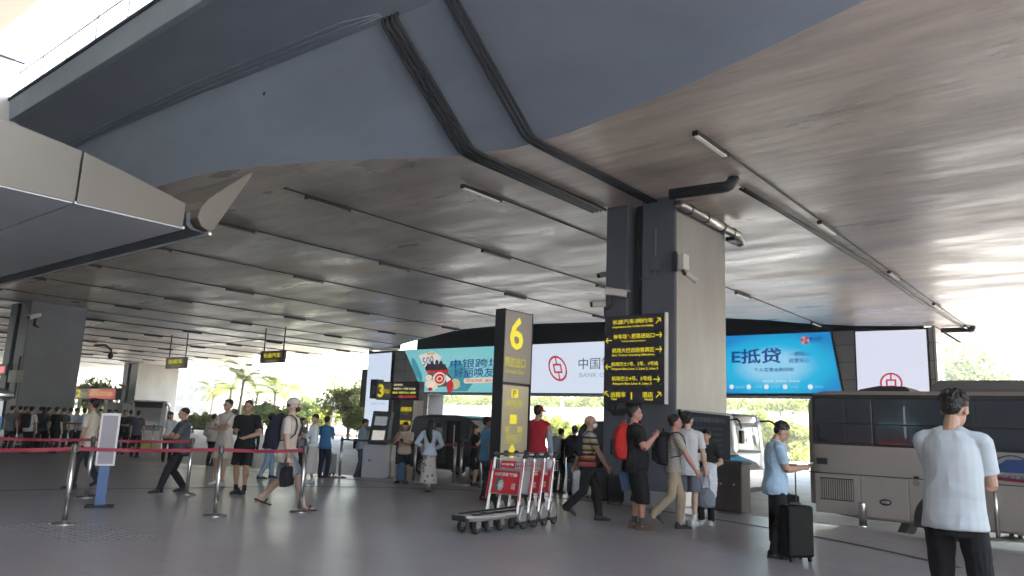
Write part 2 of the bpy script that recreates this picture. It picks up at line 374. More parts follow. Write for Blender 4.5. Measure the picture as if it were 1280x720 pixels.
# ---------------- ceiling strip lights along conduits
M_lampw = mat('lamp_diffuser', (.62, .58, .52), .4, emit=(1, .93, .8), estr=.01)
def strip_line(X, ys, y0, y1, white=False, idx=0):
    lab = 'thin black conduit line with strip lamps across the soffit, '+['nearest the right edge', 'running behind the main column', 'second left of the column', 'third left of the column', 'fourth left of the column', 'fifth left of the column', 'sixth left of the column', 'seventh left of the column'][idx]
    t = thing('conduit_line', lab, 'conduit', (0, 0, 0))
    b = MB(); b.box(X-.014, y0, H-.03, X+.014, y1, H-.002); b.obj('conduit', M_conduit, t)
    for j, y in enumerate(ys):
        nm = ['nearest', 'second', 'third', 'fourth', 'fifth', 'sixth'][j]
        l = thing('strip_lamp', ('white' if white else 'black')+' batten strip lamp, '+nm+' one on the conduit line '+['nearest the right edge', 'behind the main column', 'second left of the column', 'third left of the column', 'fourth left of the column', 'fifth left of the column', 'sixth left of the column', 'seventh left of the column'][idx], 'lamp', (X, y, H-.03), 0, 'strip lamps under the deck')
        b = MB(); b.box(-.05, -.6, -.07, .05, .6, -.001); b.obj('housing', M_dark, l)
        b = MB(); b.box(-.038, -.57, -.09, .038, .57, -.0705); b.obj('diffuser', M_lampw if white else mat('lamp_smoked', (.28, .26, .24), .4), l)
        
        for ya in (-.62, .60): b = MB(); b.box(-.053, ya, -.085, .053, ya+.02, 0); b.obj('end_cap', M_dark, l)
strip_line(-5.2, [11.5, 17.9, 24.3, 30.7, 37.1], 11.5, 43, True, 0)
strip_line(-10.42, [11.5, 17.2, 25.6, 33.7], 11.5, 36, True, 1)
strip_line(-14.0, [10.2, 16.2, 22.2, 28.2], 9, 30.3, False, 2)
strip_line(-18.04, [10.2, 15.9, 22.1, 28.2], 8, 30, False, 3)
strip_line(-22.6, [10.2, 15.9, 22.1, 28.3], 8, 29, False, 4)
strip_line(-27.6, [10.2, 16.2, 22.3, 28.5], 8, 29.3, False, 5)
strip_line(-32.6, [10.2, 16.2, 22.3, 28.5], 8, 31.5, False, 6)
strip_line(-37.5, [10.2, 16.2, 22.3, 28.5], 8, 33.5, False, 7)
cm = MB(); cm.box(-.025, 9, H+.07, .025, 38, H+.118); cm = cm.mesh('conduit'); cm.materials.append(M_conduit)
lm_ = MB(); lm_.box(-.07, -.6, 0, .07, .6, .079); lm_ = lm_.mesh('housing'); lm_.materials.append(M_dark)
for k in range(8):
    X = -46-k*5.2; o = share('conduit_line', cm, None, (X, 0, 0)); setp(o, 'faint thin conduit line under the farther deck span at left', 'conduit', 'conduit lines under the farther span')
    for y in (12, 18, 24, 30, 36): o = share('strip_lamp', lm_, None, (X, y, H-.01)); setp(o, 'small black strip lamp far off under the farther deck span at left', 'lamp', 'far strip lamps')

# ---------------- columns
def column(x0, y0, x1, y1, z1, label, sm=None):
    t = thing('bridge_column', label, 'column', (0, 0, 0))
    w_ = x1-x0
    b = MB()
    g0, g1 = x0+w_*.33, x0+w_*.53
    b.box(x0, y0, 0, g0, y1, z1); b.box(g0+.001, y0+.35, 0, g1-.001, y1-.002, z1); b.box(g1, y0, 0, x1-.02, y1, z1)
    b.obj('shaft', M_col_shaded, t, bevel=.03)
    b = MB(); b.box(x1-.025, y0+.03, 0.01, x1, y1-.03, z1-.01); b.obj('side_panel', sm or M_col_lit, t)  # lit side of the column, painted brighter than the shaft
    b = MB()
    for k in (.08, .16, .24): b.cyl((g0+k, y0+.3, 0), (g0+k, y0+.3, z1), .035, 8)
    b.obj('downpipe', M_conduit, t)
    b = MB(); b.box(x0-.03, y0-.03, 0, x1+.03, y0+.0, .28); b.box(x1, y0+.001, 0, x1+.03, y1, .28); b.obj('base_plate', mat('base_steel', (.45, .46, .48), .35, .6), t)
    return t
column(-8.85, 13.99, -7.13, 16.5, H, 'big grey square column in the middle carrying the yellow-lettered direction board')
column(-43.0, 12.92, -40.3, 15.45, H, 'wide grey column at the left with the crowd queuing in front of it', mat('column_lit_left', (.17, .18, .21), .5, 0, .15, 6, .1, 1.3))  # this side also painted lit, in a cooler tone
column(-88.5, 38.6, -85, 43.3, H+.1, 'pale distant column behind the white coach at left')
# ================================================================== ROOF AND CANOPY OF THE TERMINAL (camera side)
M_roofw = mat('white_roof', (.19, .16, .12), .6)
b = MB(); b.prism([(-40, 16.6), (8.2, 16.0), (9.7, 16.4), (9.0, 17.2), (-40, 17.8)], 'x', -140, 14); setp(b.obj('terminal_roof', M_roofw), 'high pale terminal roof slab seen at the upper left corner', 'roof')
tw = thing('terminal_facade', 'glass terminal front behind the camera', 'building')
b = MB(); b.box(-140, -14.5, 0, 60, -14, 16.6); b.obj('wall', mat('terminal_glass', (.22, .22, .22), .3), tw)
mm = MB(); mm.box(-.08, -.1, 0, .08, .1, 16.4); mm = mm.mesh('mullion'); mm.materials.append(M_steel)
RY = 2*14.57+13.8
def rsign(px0, py0, px1, py1, m, lab):
    a = ony(px0, py0, RY); c = ony(px1, py1, RY); b = MB(); b.box(a[0], -13.82, c[2], c[0], -13.75, a[2]); setp(b.obj('shop_sign', m), lab, 'shop sign')
rsign(1043, 553, 1088, 558, mat('sign_red_lit', (.2, .01, .02), .4, emit=(1, .05, .06), estr=.2), 'long lit red sign on the terminal front, reflected in the bus windows')
rsign(1097, 553, 1135, 558, mat('sign_red_lit', (.2, .01, .02), .4), 'shorter lit red sign on the terminal front beside the long one')
rsign(1129, 508, 1133, 548, mat('sign_white_lit', (.5, .5, .5), .4, emit=(.8, .9, 1), estr=.3), 'narrow lit white sign on the terminal front')
rsign(1100, 529, 1150, 534, mat('sign_teal_lit', (.1, .2, .25), .4, emit=(.3, .6, .75), estr=.3), 'lit teal sign band on the terminal front')
for k in range(40): share('mullion', mm, tw, (-60+k*3., -13.9, 0))

# canopy at left: metal clad fascia at x=-10, soffit at z=4, upturned lip
M_clad = mat('canopy_cladding', (.155, .136, .115), .42, .35, .06, 3, .05, 1)
M_soff = mat('canopy_soffit', (.52, .535, .56), .45, .1, .05, 3, .06, 1)
can = thing('entrance_canopy', 'metal clad entrance canopy with upturned lip projecting at upper left', 'canopy')
def fz(y): return 4.96-.095*(y-1.2)**1.35 if y > 1.2 else 4.96   # top edge of the fascia
edges = [-6, -4.0, -2.0, 0.0, 1.75, 3.52, 4.92]
for a, c in zip(edges[:-1], edges[1:]):
    n = 8; b = MB(); g = .012
    ys = [a+g+(c-a-2*g)*i/n for i in range(n+1)]
    def top(y): return {True: 4.85-.135*max(0, y-2.2), False: 0}[True] - (0.09*max(0, y-3.5)**1.3)
    poly = [(y, 4.0) for y in ys]+[(y, top(y)) for y in ys[::-1]]
    b.prism(poly, 'x', -10.06, -10.0); b.obj('fascia_panel', M_clad, can, bevel=.008)
b = MB(); b.prism([(-6, 4.03)]+[(4.85, 4.03), (4.85, 4.2), (3.5, 4.6), (2.2, 4.8), (-6, 4.8)], 'x', -45, -10.08); b.obj('core', mat('joint_dark', (.05, .05, .055), .7), can)
# soffit panels with joints
for i in range(11):
    for j in range(6):
        x1 = -10.0-i*3.2; x0 = x1-3.2; y1 = 4.95-j*1.45; y0 = y1-1.45
        if j > 3 and i > 6: continue
        b = MB(); b.box(x0+.012, y0+.012, 3.985, x1-.012, y1-.012, 4.02); b.obj('soffit_panel', M_soff, can)
# edge gutter and upturned lip (runs away along -x)
prof = [(5.22, 4.00), (5.28, 4.02), (5.80, 5.02), (5.78, 5.04), (5.42, 4.72), (5.16, 4.46), (5.06, 4.30), (5.03, 4.16), (5.10, 4.04)]
b = MB(); b.prism(prof, 'x', -45, -9.86); b.obj('lip', M_clad, can, bevel=.01)
b = MB(); b.prism([(4.93, 4.22), (4.95, 4.05), (5.02, 4.0), (5.24, 3.985), (5.24, 4.0), (5.06, 4.03), (5.0, 4.1), (4.99, 4.24)], 'x', -45, -10.0); b.obj('gutter', mat('gutter_dark', (.07, .075, .085), .5), can)
b = MB(); b.box(-45, 5.235, 3.955, -9.9, 5.28, 3.998); b.obj('edge_trim', mat('bright_trim', (.85, .85, .85), .25, .6), can)

# ---------------- pipes on soffit, web and column
def wrap(name, lab, cat, m, pts_list, r, n=10, smooth=True, parent=None):
    if len(pts_list) > 1 and parent is None: parent = thing(name, lab, cat); lab = None
    for pts in pts_list:
        b = MB(); b.tube(pts, r, n); o = b.obj('pipe' if parent else name, m, parent, smooth=smooth)
        if lab: setp(o, lab, cat)
def rnd(pts, r=.12, k=4):
    P = [Vector(p) for p in pts]; out = [P[0]]
    for i in range(1, len(P)-1):
        a = (P[i-1]-P[i]); c = (P[i+1]-P[i]); ra = min(r, a.length*.45, c.length*.45); a = P[i]+a.normalized()*ra; c = P[i]+c.normalized()*ra
        for j in range(k+1):
            t = j/k; out.append(a*(1-t)**2+P[i]*2*t*(1-t)+c*t*t)
    out.append(P[-1]); return out
pl = []
for k in range(4):
    X = -9.22+k*.11
    pl.append(rnd([(X, 7.55, 8.2), (X, 7.48, 8.02), (X, 9.50, H-.02), (X, 9.9, H-.045), (X, 14.0, H-.045)], .14))
wrap('conduit_bundle', 'bundle of four dark conduits running down the deck web to the main column', 'conduits', M_conduit, pl, .034)
pl = []
for k in range(3):
    X = -7.80+k*.10
    pl.append(rnd([(X, 7.55, 8.2), (X, 7.50, 8.02), (X, 9.62, H-.02), (X, 9.95, H-.045), (X, 13.99, H-.045)], .14))
wrap('conduit_bundle', 'bundle of three dark conduits down the deck web, the right-hand bundle', 'conduits', M_conduit, pl, .03)
pl = []
for k in range(3): pl.append([(-45, 6.75-.1*k, 8.05+.025*k), (-30, 6.85-.1*k, 8.05+.025*k), (-14.6, 7.15-.1*k, 8.10+.025*k), (-10.2+.1*k, 7.42-.1*k, 8.11+.025*k), (-9.2, 7.44-.03*k, 8.12+.012*k)])
wrap('conduit_bundle', 'faint blue-grey conduits along the fold between deck web and overhang', 'conduits', M_beam, pl, .012)
a = onz(838, 243, 6.2); c = onz(912, 233, 6.2); d = onz(920, 206, 6.38)
wrap('rain_pipe', 'thick dark rainwater pipe bending down from soffit above the main column', 'pipe', M_conduit, [rnd([tuple(a), tuple(c), (c[0]+.05, c[1]+.1, 6.4)], .2, 6)], .11, 14)
rp = thing('drain_pipe', 'shiny steel pipe with clamps along the top of the column side', 'pipe')
b = MB(); b.cyl((-7.0, 13.9, 6.17), (-7.0, 16.95, 6.17), .105, 18); b.obj('pipe', M_pipe, rp, smooth='auto')
for yy in (14.3, 15.1, 16.0, 16.6):
    b = MB(); b.cyl((-7.0, yy, 6.17), (-7.0, yy+.06, 6.17), .118, 18); b.obj('clamp', M_dark if yy < 16.5 else M_pipe, rp)
b = MB(); b.cyl((-7.0, 16.85, 6.17), (-7.0, 17.1, 6.0), .11, 16); b.obj('outlet', M_pipe, rp)
b = MB(); b.box(-7.12, 16.5, 5.95, -6.9, 17.0, 6.04); b.obj('bracket', M_dark, rp)
cps = [(925, 236), (960, 256), (1000, 280), (1035, 302), (1060, 318), (1083, 331), (1110, 350), (1140, 371), (1180, 396), (1212, 416)]
pts = [tuple(onz(*p, H-.04)) for p in cps]
wrap('ceiling_cable', 'two dark cables sagging along the soffit at right', 'cable', M_conduit, [pts, [(x+.09, y+.03, z-.01-.02*math.sin(i)) for i, (x, y, z) in enumerate(pts)]], .028, 8)
a = onz(1176, 413, 6.25); c = onz(1216, 412, 6.25)
wrap('drain_pipe', 'short dark drain pipe beside the clad pier at far right', 'pipe', M_conduit, [rnd([tuple(a), tuple(c), (c[0], c[1]+.02, 6.42)], .2, 5)], .11, 12)
# conduit and junction box on the column front
jb = thing('junction_box', 'small grey junction box with conduit on the front of the main column', 'junction box')
q = ony(820, 330, 13.99)
b = MB(); b.box(q[0]-.1, 13.9, q[2]-.16, q[0]+.1, 13.985, q[2]+.16); b.obj('box', M_col_shaded, jb, bevel=.01)
b = MB(); b.tube([(q[0], 13.95, q[2]+.15), (q[0], 13.95, q[2]+.75)], .025, 8); b.obj('conduit', M_col_shaded, jb)
b = MB(); b.tube(rnd([(q[0], 13.95, q[2]-.15), (q[0]-.05, 13.95, q[2]-.3), (q[0]-.33, 13.95, q[2]-.3)], .06), .02, 8); b.obj('conduit', M_col_shaded, jb)

# cctv cameras
def cctv(loc, yaw, pitch, lab, s=1., post=True):
    t = thing('security_camera', lab, 'security camera', loc, yaw, 'security cameras')
    M = Matrix.Rotation(pitch, 3, 'X'); grey = mat('camera_shell', (.52, .50, .48), .4)
    b = MB(); b.cbox((0, 0, 0), (.12*s, .42*s, .12*s), 0, M); b.obj('housing', grey, t, bevel=.02)
    b = MB(); b.cbox(tuple(M@Vector((0, .03*s, .068*s))), (.15*s, .46*s, .012), 0, M); b.obj('sun_shield', grey, t)
    p = M@Vector((0, .215*s, 0)); q = M@Vector((0, .235*s, 0)); b = MB(); b.cyl(p, q, .052*s, 12); b.obj('lens', M_dark, t)
    b = MB(); b.tube([tuple(M@Vector((0, -.05*s, -.06*s))), (0, -.06*s, -.22*s), (0, -.16*s, -.30*s), (0, -.22*s, -.30*s)], .028*s, 8); b.obj('bracket', M_dark, t)
    return t
def hd(th):  # screen heading (0 = away, 90 = right) -> rotation about z for local +y forward
    d = _f0*math.cos(R(th))+_r0*math.sin(R(th)); return math.atan2(d[1], d[0])-math.pi/2
p = ony(770, 366, 13.7); cctv(tuple(p), hd(105), R(-8), 'white bullet camera pointing right on the front left edge of the main column', 1.15)
p = ony(753, 380, 14.0); cctv(tuple(p), hd(262), R(-6), 'dark bullet camera pointing left off the main column edge', 1.15)
p = ony(757, 343, 15.2); cctv(tuple(p), hd(240), R(-18), 'bullet camera half hidden behind the left edge of main column', 1.)
sb = thing('security_camera', 'small camera under a white box on the column side', 'security camera', tuple(onx(852, 328, -7.0)), 0, 'security cameras')
b = MB(); b.box(-.11, -.13, -.16, .11, .13, .16); b.obj('box', mat('camera_shell', (.52, .50, .48), .4), sb, bevel=.01)
b = MB(); b.box(-.125, -.2, -.22, -.02, -.131, .2); b.obj('back_plate', M_dark, sb)
b = MB(); b.tube([(.02, 0, -.16), (.05, .02, -.24), (.14, .06, -.30)], .04, 10); b.obj('arm', M_dark, sb)
b = MB(); b.cyl((.10, .02, -.25), (.26, .16, -.40), .055, 12); b.obj('barrel', mat('camera_shell', (.52, .50, .48), .4), sb)
p = onx(43, 395, -40.1); cctv(tuple(p), hd(190), R(-20), 'white dome-like camera high on the left column', 1.6)
p = onx(112, 440, -40.1)
lt = thing('hook_lamp', 'small curved hook lamp on the right edge of left column', 'lamp', tuple(p)); b = MB(); b.tube([(-.1, .2, .35), (0, .7, .42), (.05, 1.0, .2), (.05, 1.0, 0)], .05, 8); b.obj('arm', M_dark, lt)
b = MB(); b.ell((.05, 1.0, -.1), (.13, .13, .16), 10, 6); b.obj('head', M_dark, lt)

# ================================================================== HOARDING WALL
EXK = 2**-SC.view_settings.exposure
def disp(name, col, k=1., rough=.35):
    """screen or backlit print: gives off its own colour"""
    return mat(name, tuple(c*.15 for c in col), rough, emit=col, estr=k*EXK)
YW = 36.5
wall = thing('hoarding_wall', 'clad gateway wall carrying the big screens across the far side of the road', 'wall')
M_cp = mat('clad_panel', (.30, .29, .29), .4, .2, .04, 5, .06, .6)
b = MB(); b.prism([(-43.7, -.2), (-37.1, -.2), (-37.1, 3.3), (-10.3, 3.3), (-10.3, -.2), (-6.4, -.2), (-6.4, 6.38), (-43.7, 6.38)], 'y', YW+.1, YW+1.5); b.obj('core', mat('joint_dark', (.05, .05, .055), .7), wall)
def slantL(z): return -37.55+(z-3.36)*(-39.64+37.55)/(6.38-3.36)
def slantR(z): return -10.15+(z-3.54)*(-10.59+10.15)/(6.33-3.54)
zz = [-.2, .6, 1.5, 2.4, 3.3, 4.1, 4.9, 5.7, 6.37]
for z0, z1 in zip(zz[:-1], zz[1:]):
    # left pier, between screen edge and slant
    xs = [-43.68, -43.45] if True else []
    cells = []
    x = -40.75
    lim0 = -37.1 if z1 <= 3.4 else slantL(max(z0, 3.36)); lim1 = -37.1 if z1 <= 3.4 else slantL(z1)
    while x < max(lim0, lim1)-.05:
        xa, xb = x, x+1.25
        cells.append((xa, min(xb, lim0 if lim0 > xa else xa), min(xb, lim1 if lim1 > xa else xa))); x = xb
    if z1 <= .95: cells.append((-43.68, -40.77, -40.77))
    for xa, xb0, xb1 in cells:
        if xb0-xa < .1 and xb1-xa < .1: continue
        b = MB(); g = .02
        b.prism([(xa+g, z0+g), (max(xb0-g, xa+g+.01), z0+g), (max(xb1-g, xa+g+.01), z1-g), (xa+g, z1-g)], 'y', YW, YW+.09); b.obj('clad_panel', M_cp, wall)
    # right pier
    x = -6.42
    for xa, xb in ((-10.6, -9.6), (-6.6, -6.42)):
        l0 = max(xa, slantR(z0)) if z1 > 3.4 else xa; l1 = max(xa, slantR(z1)) if z1 > 3.4 else xa
        b = MB(); g = .02; b.prism([(l0+g, z0+g), (xb-g, z0+g), (xb-g, z1-g), (l1+g, z1-g)], 'y', YW, YW+.09); b.obj('clad_panel', M_cp, wall)
    if z1 < 2.9:
        for xa in (-9.6, -8.1): b = MB(); b.box(xa+.02, YW, z0+.02, xa+1.46, YW+.09, z1-.02); b.obj('clad_panel', M_cp, wall)
    for ya in (YW, YW+.8):
        b = MB(); b.box(-6.40, ya+.02, z0+.02, -6.31, ya+.78, z1-.02); b.obj('clad_panel', mat('clad_panel_pale', (.52, .50, .48), .4, .1, .04, 5, .06, .6), wall)
# soffit box bottom trim
b = MB(); b.box(-37.1, YW-.1, 3.2, -10.3, YW+.1, 3.33); b.obj('trim', M_steel, wall)
fr = mat('screen_frame', (.04, .04, .045), .5)
def board(name, label, poly, m, parent_loc=None, y=YW):
    t = thing(name, label, 'billboard' if name == 'billboard' else 'screen')
    b = MB(); b.prism([(x, z) for x, z in poly], 'y', y-.16, y-.02); b.obj('casing', fr, t)
    cx = sum(p[0] for p in poly)/len(poly); cz = sum(p[1] for p in poly)/len(poly)
    b = MB(); sh = [(cx+(x-cx)*.99, cz+(z-cz)*.985) for x, z in poly]
    b.add([(x, y-.165, z) for x, z in sh], [tuple(range(len(sh)))]); b.obj('display', m, t)
    return t
YB = YW-.17
# --- teal board
def grad_mat(name, cols, center, rad):
    m = bpy.data.materials.new(name); m.use_nodes = True; t = m.node_tree; bs = t.nodes['Principled BSDF']; bs.inputs['Base Color'].default_value = (.02, .05, .07, 1); bs.inputs['Roughness'].default_value = .35
    tc = t.nodes.new('ShaderNodeTexCoord'); mp = t.nodes.new('ShaderNodeMapping'); mp.vector_type = 'TEXTURE'; mp.inputs['Location'].default_value = center; mp.inputs['Scale'].default_value = rad
    g = t.nodes.new('ShaderNodeTexGradient'); g.gradient_type = 'SPHERICAL'; r = t.nodes.new('ShaderNodeValToRGB'); r.color_ramp.interpolation = 'EASE'
    t.links.new(tc.outputs['Object'], mp.inputs[0]); t.links.new(mp.outputs[0], g.inputs[0]); t.links.new(g.outputs[0], r.inputs[0]); t.links.new(r.outputs[0], bs.inputs['Emission Color'])
    e = r.color_ramp.elements; e[0].position = 0; e[0].color = (*cols[0], 1); e[1].position = .75; e[1].color = (*cols[2], 1); k = e.new(.35); k.color = (*cols[1], 1)
    bs.inputs['Emission Strength'].default_value = EXK; return m
m_teal = grad_mat('teal_screen', [(.16, .52, .56), (.20, .56, .60), (.24, .60, .64)], (-34, YB, 5), (7, 50, 3))
tb = board('billboard', 'teal screen with a loaded cart and a 500 coupon, leftmost of the wide billboards', [(-39.62, 6.36), (-37.5, 3.38), (-29.75, 3.38), (-29.75, 6.36)], m_teal)
navy = disp('print_navy', (.02, .07, .22)); red = disp('print_red', (.55, .02, .03)); cream = disp('print_cream', (.75, .66, .55)); blackp = disp('print_dark', (.03, .02, .03)); wht = disp('print_white', (.78, .82, .9)); teald = disp('print_teal', (.05, .28, .36))
def PX(px, py, dy=.01): p = ony(px, py, YB-dy); return p
def flat(parent, pts, m, dy, name='print', th=0):
    b = MB(); b.add([tuple(PX(*p, dy)) for p in pts], [tuple(range(len(pts)))]); return b.obj(name, m, parent)
def disc(parent, c, rx, rz, m, y, name='print', n=28, inner=0):
    b = MB()
    if inner:
        o = [(c[0]+rx*math.cos(2*math.pi*i/n), y, c[1]+rz*math.sin(2*math.pi*i/n)) for i in range(n)]
        q = [(c[0]+rx*inner*math.cos(2*math.pi*i/n), y, c[1]+rz*inner*math.sin(2*math.pi*i/n)) for i in range(n)]
        b.add(o+q, [(i, (i+1) % n, n+(i+1) % n, n+i) for i in range(n)])
    else: b.add([(c[0]+rx*math.cos(2*math.pi*i/n), y, c[1]+rz*math.sin(2*math.pi*i/n)) for i in range(n)], [tuple(range(n))])
    return b.obj(name, m, parent)
text('中银跨境', navy, tb, tuple(PX(594, 454, .02)), FACE_NY, width=PX(620, 454)[0]+1.4-PX(576, 454)[0], height=.58, bold=.012, depth=.001)
text('好丽唤友', navy, tb, tuple(PX(592, 465.5, .02)), FACE_NY, width=3.5, height=.62, bold=.012, depth=.001)
flat(tb, [(581, 473), (625, 471.5), (625, 478), (581, 479.5), (579, 476)], cream, .012)
text('跨境消费  赢好礼', red, tb, tuple(PX(602, 475.6, .02)), FACE_NY, width=2.7, height=.2, depth=.001)
flat(tb, [(515, 447), (519, 450), (528, 470), (527, 480), (519, 468), (514, 455)], teald, .006)
flat(tb, [(565, 452), (575, 450), (592, 478), (584, 489), (566, 489), (548, 478)], teald, .006)
flat(tb, [(523, 444), (541, 439), (552, 446), (547, 458), (530, 459)], disp('print_note', (.72, .68, .62)), .014)
flat(tb, [(533, 441), (543, 440), (544, 443), (534, 444)], disp('print_gold', (.6, .45, .2)), .02)
text('500', navy, tb, tuple(PX(535, 451, .03)), (R(90), R(-8), 0), width=1.05, height=.55, depth=.001)
flat(tb, [(531, 460), (534, 455), (556, 455), (561, 464), (548, 466), (533, 464)], blackp, .016)
for q in ((540, 457), (546, 456), (551, 457)): disc(tb, (PX(*q)[0], PX(*q)[2]+.12), .16, .22, blackp, YB-.018, n=12)
flat(tb, [(532, 463), (560, 462), (561, 465), (534, 466)], red, .02)
flat(tb, [(535, 466), (560, 465), (566, 474), (560, 483), (540, 484), (533, 475)], disp('print_brown', (.12, .08, .07)), .018)
c_ = PX(549, 473.5); disc(tb, (c_[0], c_[2]), .62, .45, cream, YB-.022); disc(tb, (c_[0]+.05, c_[2]), .46, .34, red, YB-.026); disc(tb, (c_[0]+.05, c_[2]), .3, .2, cream, YB-.029, inner=.6)
for q, rr in (((536, 472), .28), ((538, 480), .42), ((541, 483), .4)): c_ = PX(*q); disc(tb, (c_[0], c_[2]), rr*1.2, rr*.7, cream, YB-.024)
flat(tb, [(557, 468), (564, 474), (558, 478)], wht, .03); c_ = PX(563, 483); disc(tb, (c_[0], c_[2]), .3, .42, red, YB-.032); c_ = PX(569, 480); disc(tb, (c_[0], c_[2]), .45, .35, disp('print_sand', (.55, .5, .32)), YB-.03)
for q in ((538, 486.5), (562, 487)): c_ = PX(*q); disc(tb, (c_[0], c_[2]), .22, .12, red, YB-.034)
# --- bank board
m_wb = disp('bank_screen', (.70, .78, .92), 1.0)
bb = board('billboard', 'pale blue-white bank billboard with red ring emblem left of the main column', [(-29.45, 6.36), (-29.45, 3.38), (-17.2, 3.38), (-17.2, 6.36)], m_wb)
bank_red = disp('bank_red', (.52, .05, .07)); ink = disp('print_ink', (.03, .05, .09)); inkg = disp('print_grey', (.28, .36, .45))
def emblem(parent, c, rx, rz, y, shear=0):
    """ring with a square-holed coin shape inside"""
    n = 40; b = MB()
    def P(u, v): return (c[0]+rx*u-shear*v, y, c[1]+rz*v)
    o = [P(math.cos(2*math.pi*i/n), math.sin(2*math.pi*i/n)) for i in range(n)]; q = [P(.83*math.cos(2*math.pi*i/n), .83*math.sin(2*math.pi*i/n)) for i in range(n)]
    b.add(o+q, [(i, (i+1) % n, n+(i+1) % n, n+i) for i in range(n)])
    def rect(u0, v0, u1, v1): b.add([P(u0, v0), P(u1, v0), P(u1, v1), P(u0, v1)], [(0, 1, 2, 3)])
    rect(-.07, .36, .07, .84); rect(-.07, -.84, .07, -.36)
    rect(-.46, .22, .46, .37); rect(-.46, -.37, .46, -.22); rect(-.46, -.22, -.30, .22); rect(.30, -.22, .46, .22)
    return b.obj('emblem', bank_red, parent)
c_ = PX(697, 460.5); emblem(bb, (c_[0], c_[2]), .66, .76, YB-.01, .22)
text('中国银行', ink, bb, tuple(PX(752, 454, .01)), FACE_NY, width=3.15, height=.66, depth=.001)
text('BANK OF CHINA', inkg, bb, tuple(PX(757, 468.5, .01)), FACE_NY, width=3.55, height=.26, depth=.001)
# --- blue board
m_blue = grad_mat('blue_screen', [(.01, .24, .60), (.012, .46, .77), (.30, .66, .90)], (-13.3, YB, 4.75), (3.6, 50, 1.75))
bl = board('billboard', 'bright blue loan billboard with big navy letters, right of the main column', [(-17.1, 6.36), (-17.1, 3.40), (-10.16, 3.46), (-10.60, 6.34)], m_blue)
nv = disp('print_blue', (.01, .05, .24))
def tx(s_, px, py, wpx, hpx, m=nv, bold=0., par=None, dy=.012):
    p = PX(px, py, dy); wd = PX(px+wpx/2, py)[0]-PX(px-wpx/2, py)[0]; hg = PX(px, py-hpx/2)[2]-PX(px, py+hpx/2)[2]
    return text(s_, m, par or bl, tuple(p), FACE_NY, width=wd, height=hg, bold=bold, depth=.001)
tx('E抵贷', 945, 445, 62, 19, bold=.018); tx('一键随心', 999, 442.5, 25, 6, bold=.01); tx('经营安心', 999, 450.5, 26, 6, bold=.01)
tx('个人普惠金融贷款', 967, 462, 50, 5, bold=.01); tx('额度高  利率优  手续简', 976, 476.5, 46, 2.6, wht)
tx('惠如愿', 1019, 423.5, 17, 5, bold=.02); tx('HUIRUYUAN', 1020, 427.5, 16, 1.6)
c_ = PX(1006, 425.5)
for k in range(6): a = k*math.pi/3; disc(bl, (c_[0]+.12*math.cos(a), c_[2]+.12*math.sin(a)), .09, .09, bank_red if k % 2 else disp('print_pink', (.6, .35, .4)), YB-.014-.0004*k, n=10)
for k, x_ in enumerate((914.5, 936, 958, 981.5, 1013)):
    c_ = PX(x_, 483.5); disc(bl, (c_[0], c_[2]), .12, .12, wht, YB-.012, n=16); tx('低息快捷' if k % 2 else '循环用款', x_+11, 483.5, 11, 3, disp('print_cyan', (.25, .62, .85)))
for x0 in (930, 1011): tx('——', x0, 462, 12, .5, disp('print_cyan', (.25, .62, .85)))
# --- tall white screens on the piers
m_w2 = disp('white_screen', (.74, .76, .90), 1.0)
s1 = board('screen', 'tall blank pale blue screen on the left pier of the gateway wall', [(-43.42, 6.2), (-40.85, 6.25), (-40.85, .9), (-43.42, .9)], disp('pale_screen', (.66, .76, .93), 1.0))
text('BANK OF CHINA', inkg, s1, tuple(ony(473, 504.5, YB-.01)), FACE_NY, width=1.5, height=.16, depth=.001)
s2 = board('screen', 'almost square white screen above the bus with a red ring emblem at its foot', [(-9.53, 6.30), (-6.62, 6.27), (-6.62, 2.9), (-9.53, 2.9)], m_w2)
c_ = ony(1114, 479, YB); emblem(s2, (c_[0], c_[2]), .46, .46, YB-.01)
c_ = ony(452, 510, YW)
ad = thing('advert_box', 'dark vertical advert lightbox seen edge-on beside the tall pale screen', 'advert box')
b = MB(); b.box(-44.5, YW+.2, 2.3, -43.8, YW+.8, 5.1); b.obj('casing', M_dark, ad, bevel=.03)
b = MB(); b.box(-44.1, YW+.4, 5.1, -43.9, YW+.6, 6.5); b.obj('hanger', M_dark, ad)
# back wall of the recess above the boards, its shade painted black
b = MB()
b.box(-40, YW+1.4, 6.4, -7, YW+1.5, 8.9); setp(b.obj('recess_back_wall', M_dark), 'back wall of the recess above the billboards, its shade painted black', 'wall')
# ================================================================== OUTDOORS
def leafmat(name, c):
    m = bpy.data.materials.new(name); m.use_nodes = True; t = m.node_tree; b = t.nodes['Principled BSDF']; o = t.nodes['Material Output']
    tc = t.nodes.new('ShaderNodeTexCoord'); n = t.nodes.new('ShaderNodeTexNoise'); n.inputs['Scale'].default_value = 1.1; t.links.new(tc.outputs['Object'], n.inputs[0])
    r = t.nodes.new('ShaderNodeValToRGB'); r.color_ramp.elements[0].position = .35; r.color_ramp.elements[1].position = .65
    r.color_ramp.elements[0].color = (*[k*.6 for k in c], 1); r.color_ramp.elements[1].color = (*[min(1, k*1.4) for k in c], 1); t.links.new(n.outputs[0], r.inputs[0]); t.links.new(r.outputs[0], b.inputs['Base Color'])
    b.inputs['Roughness'].default_value = .55; tr = t.nodes.new('ShaderNodeBsdfTranslucent'); t.links.new(r.outputs[0], tr.inputs[0]); mx = t.nodes.new('ShaderNodeMixShader'); mx.inputs[0].default_value = .45
    t.links.new(b.outputs[0], mx.inputs[1]); t.links.new(tr.outputs[0], mx.inputs[2]); t.links.new(mx.outputs[0], o.inputs[0]); return m
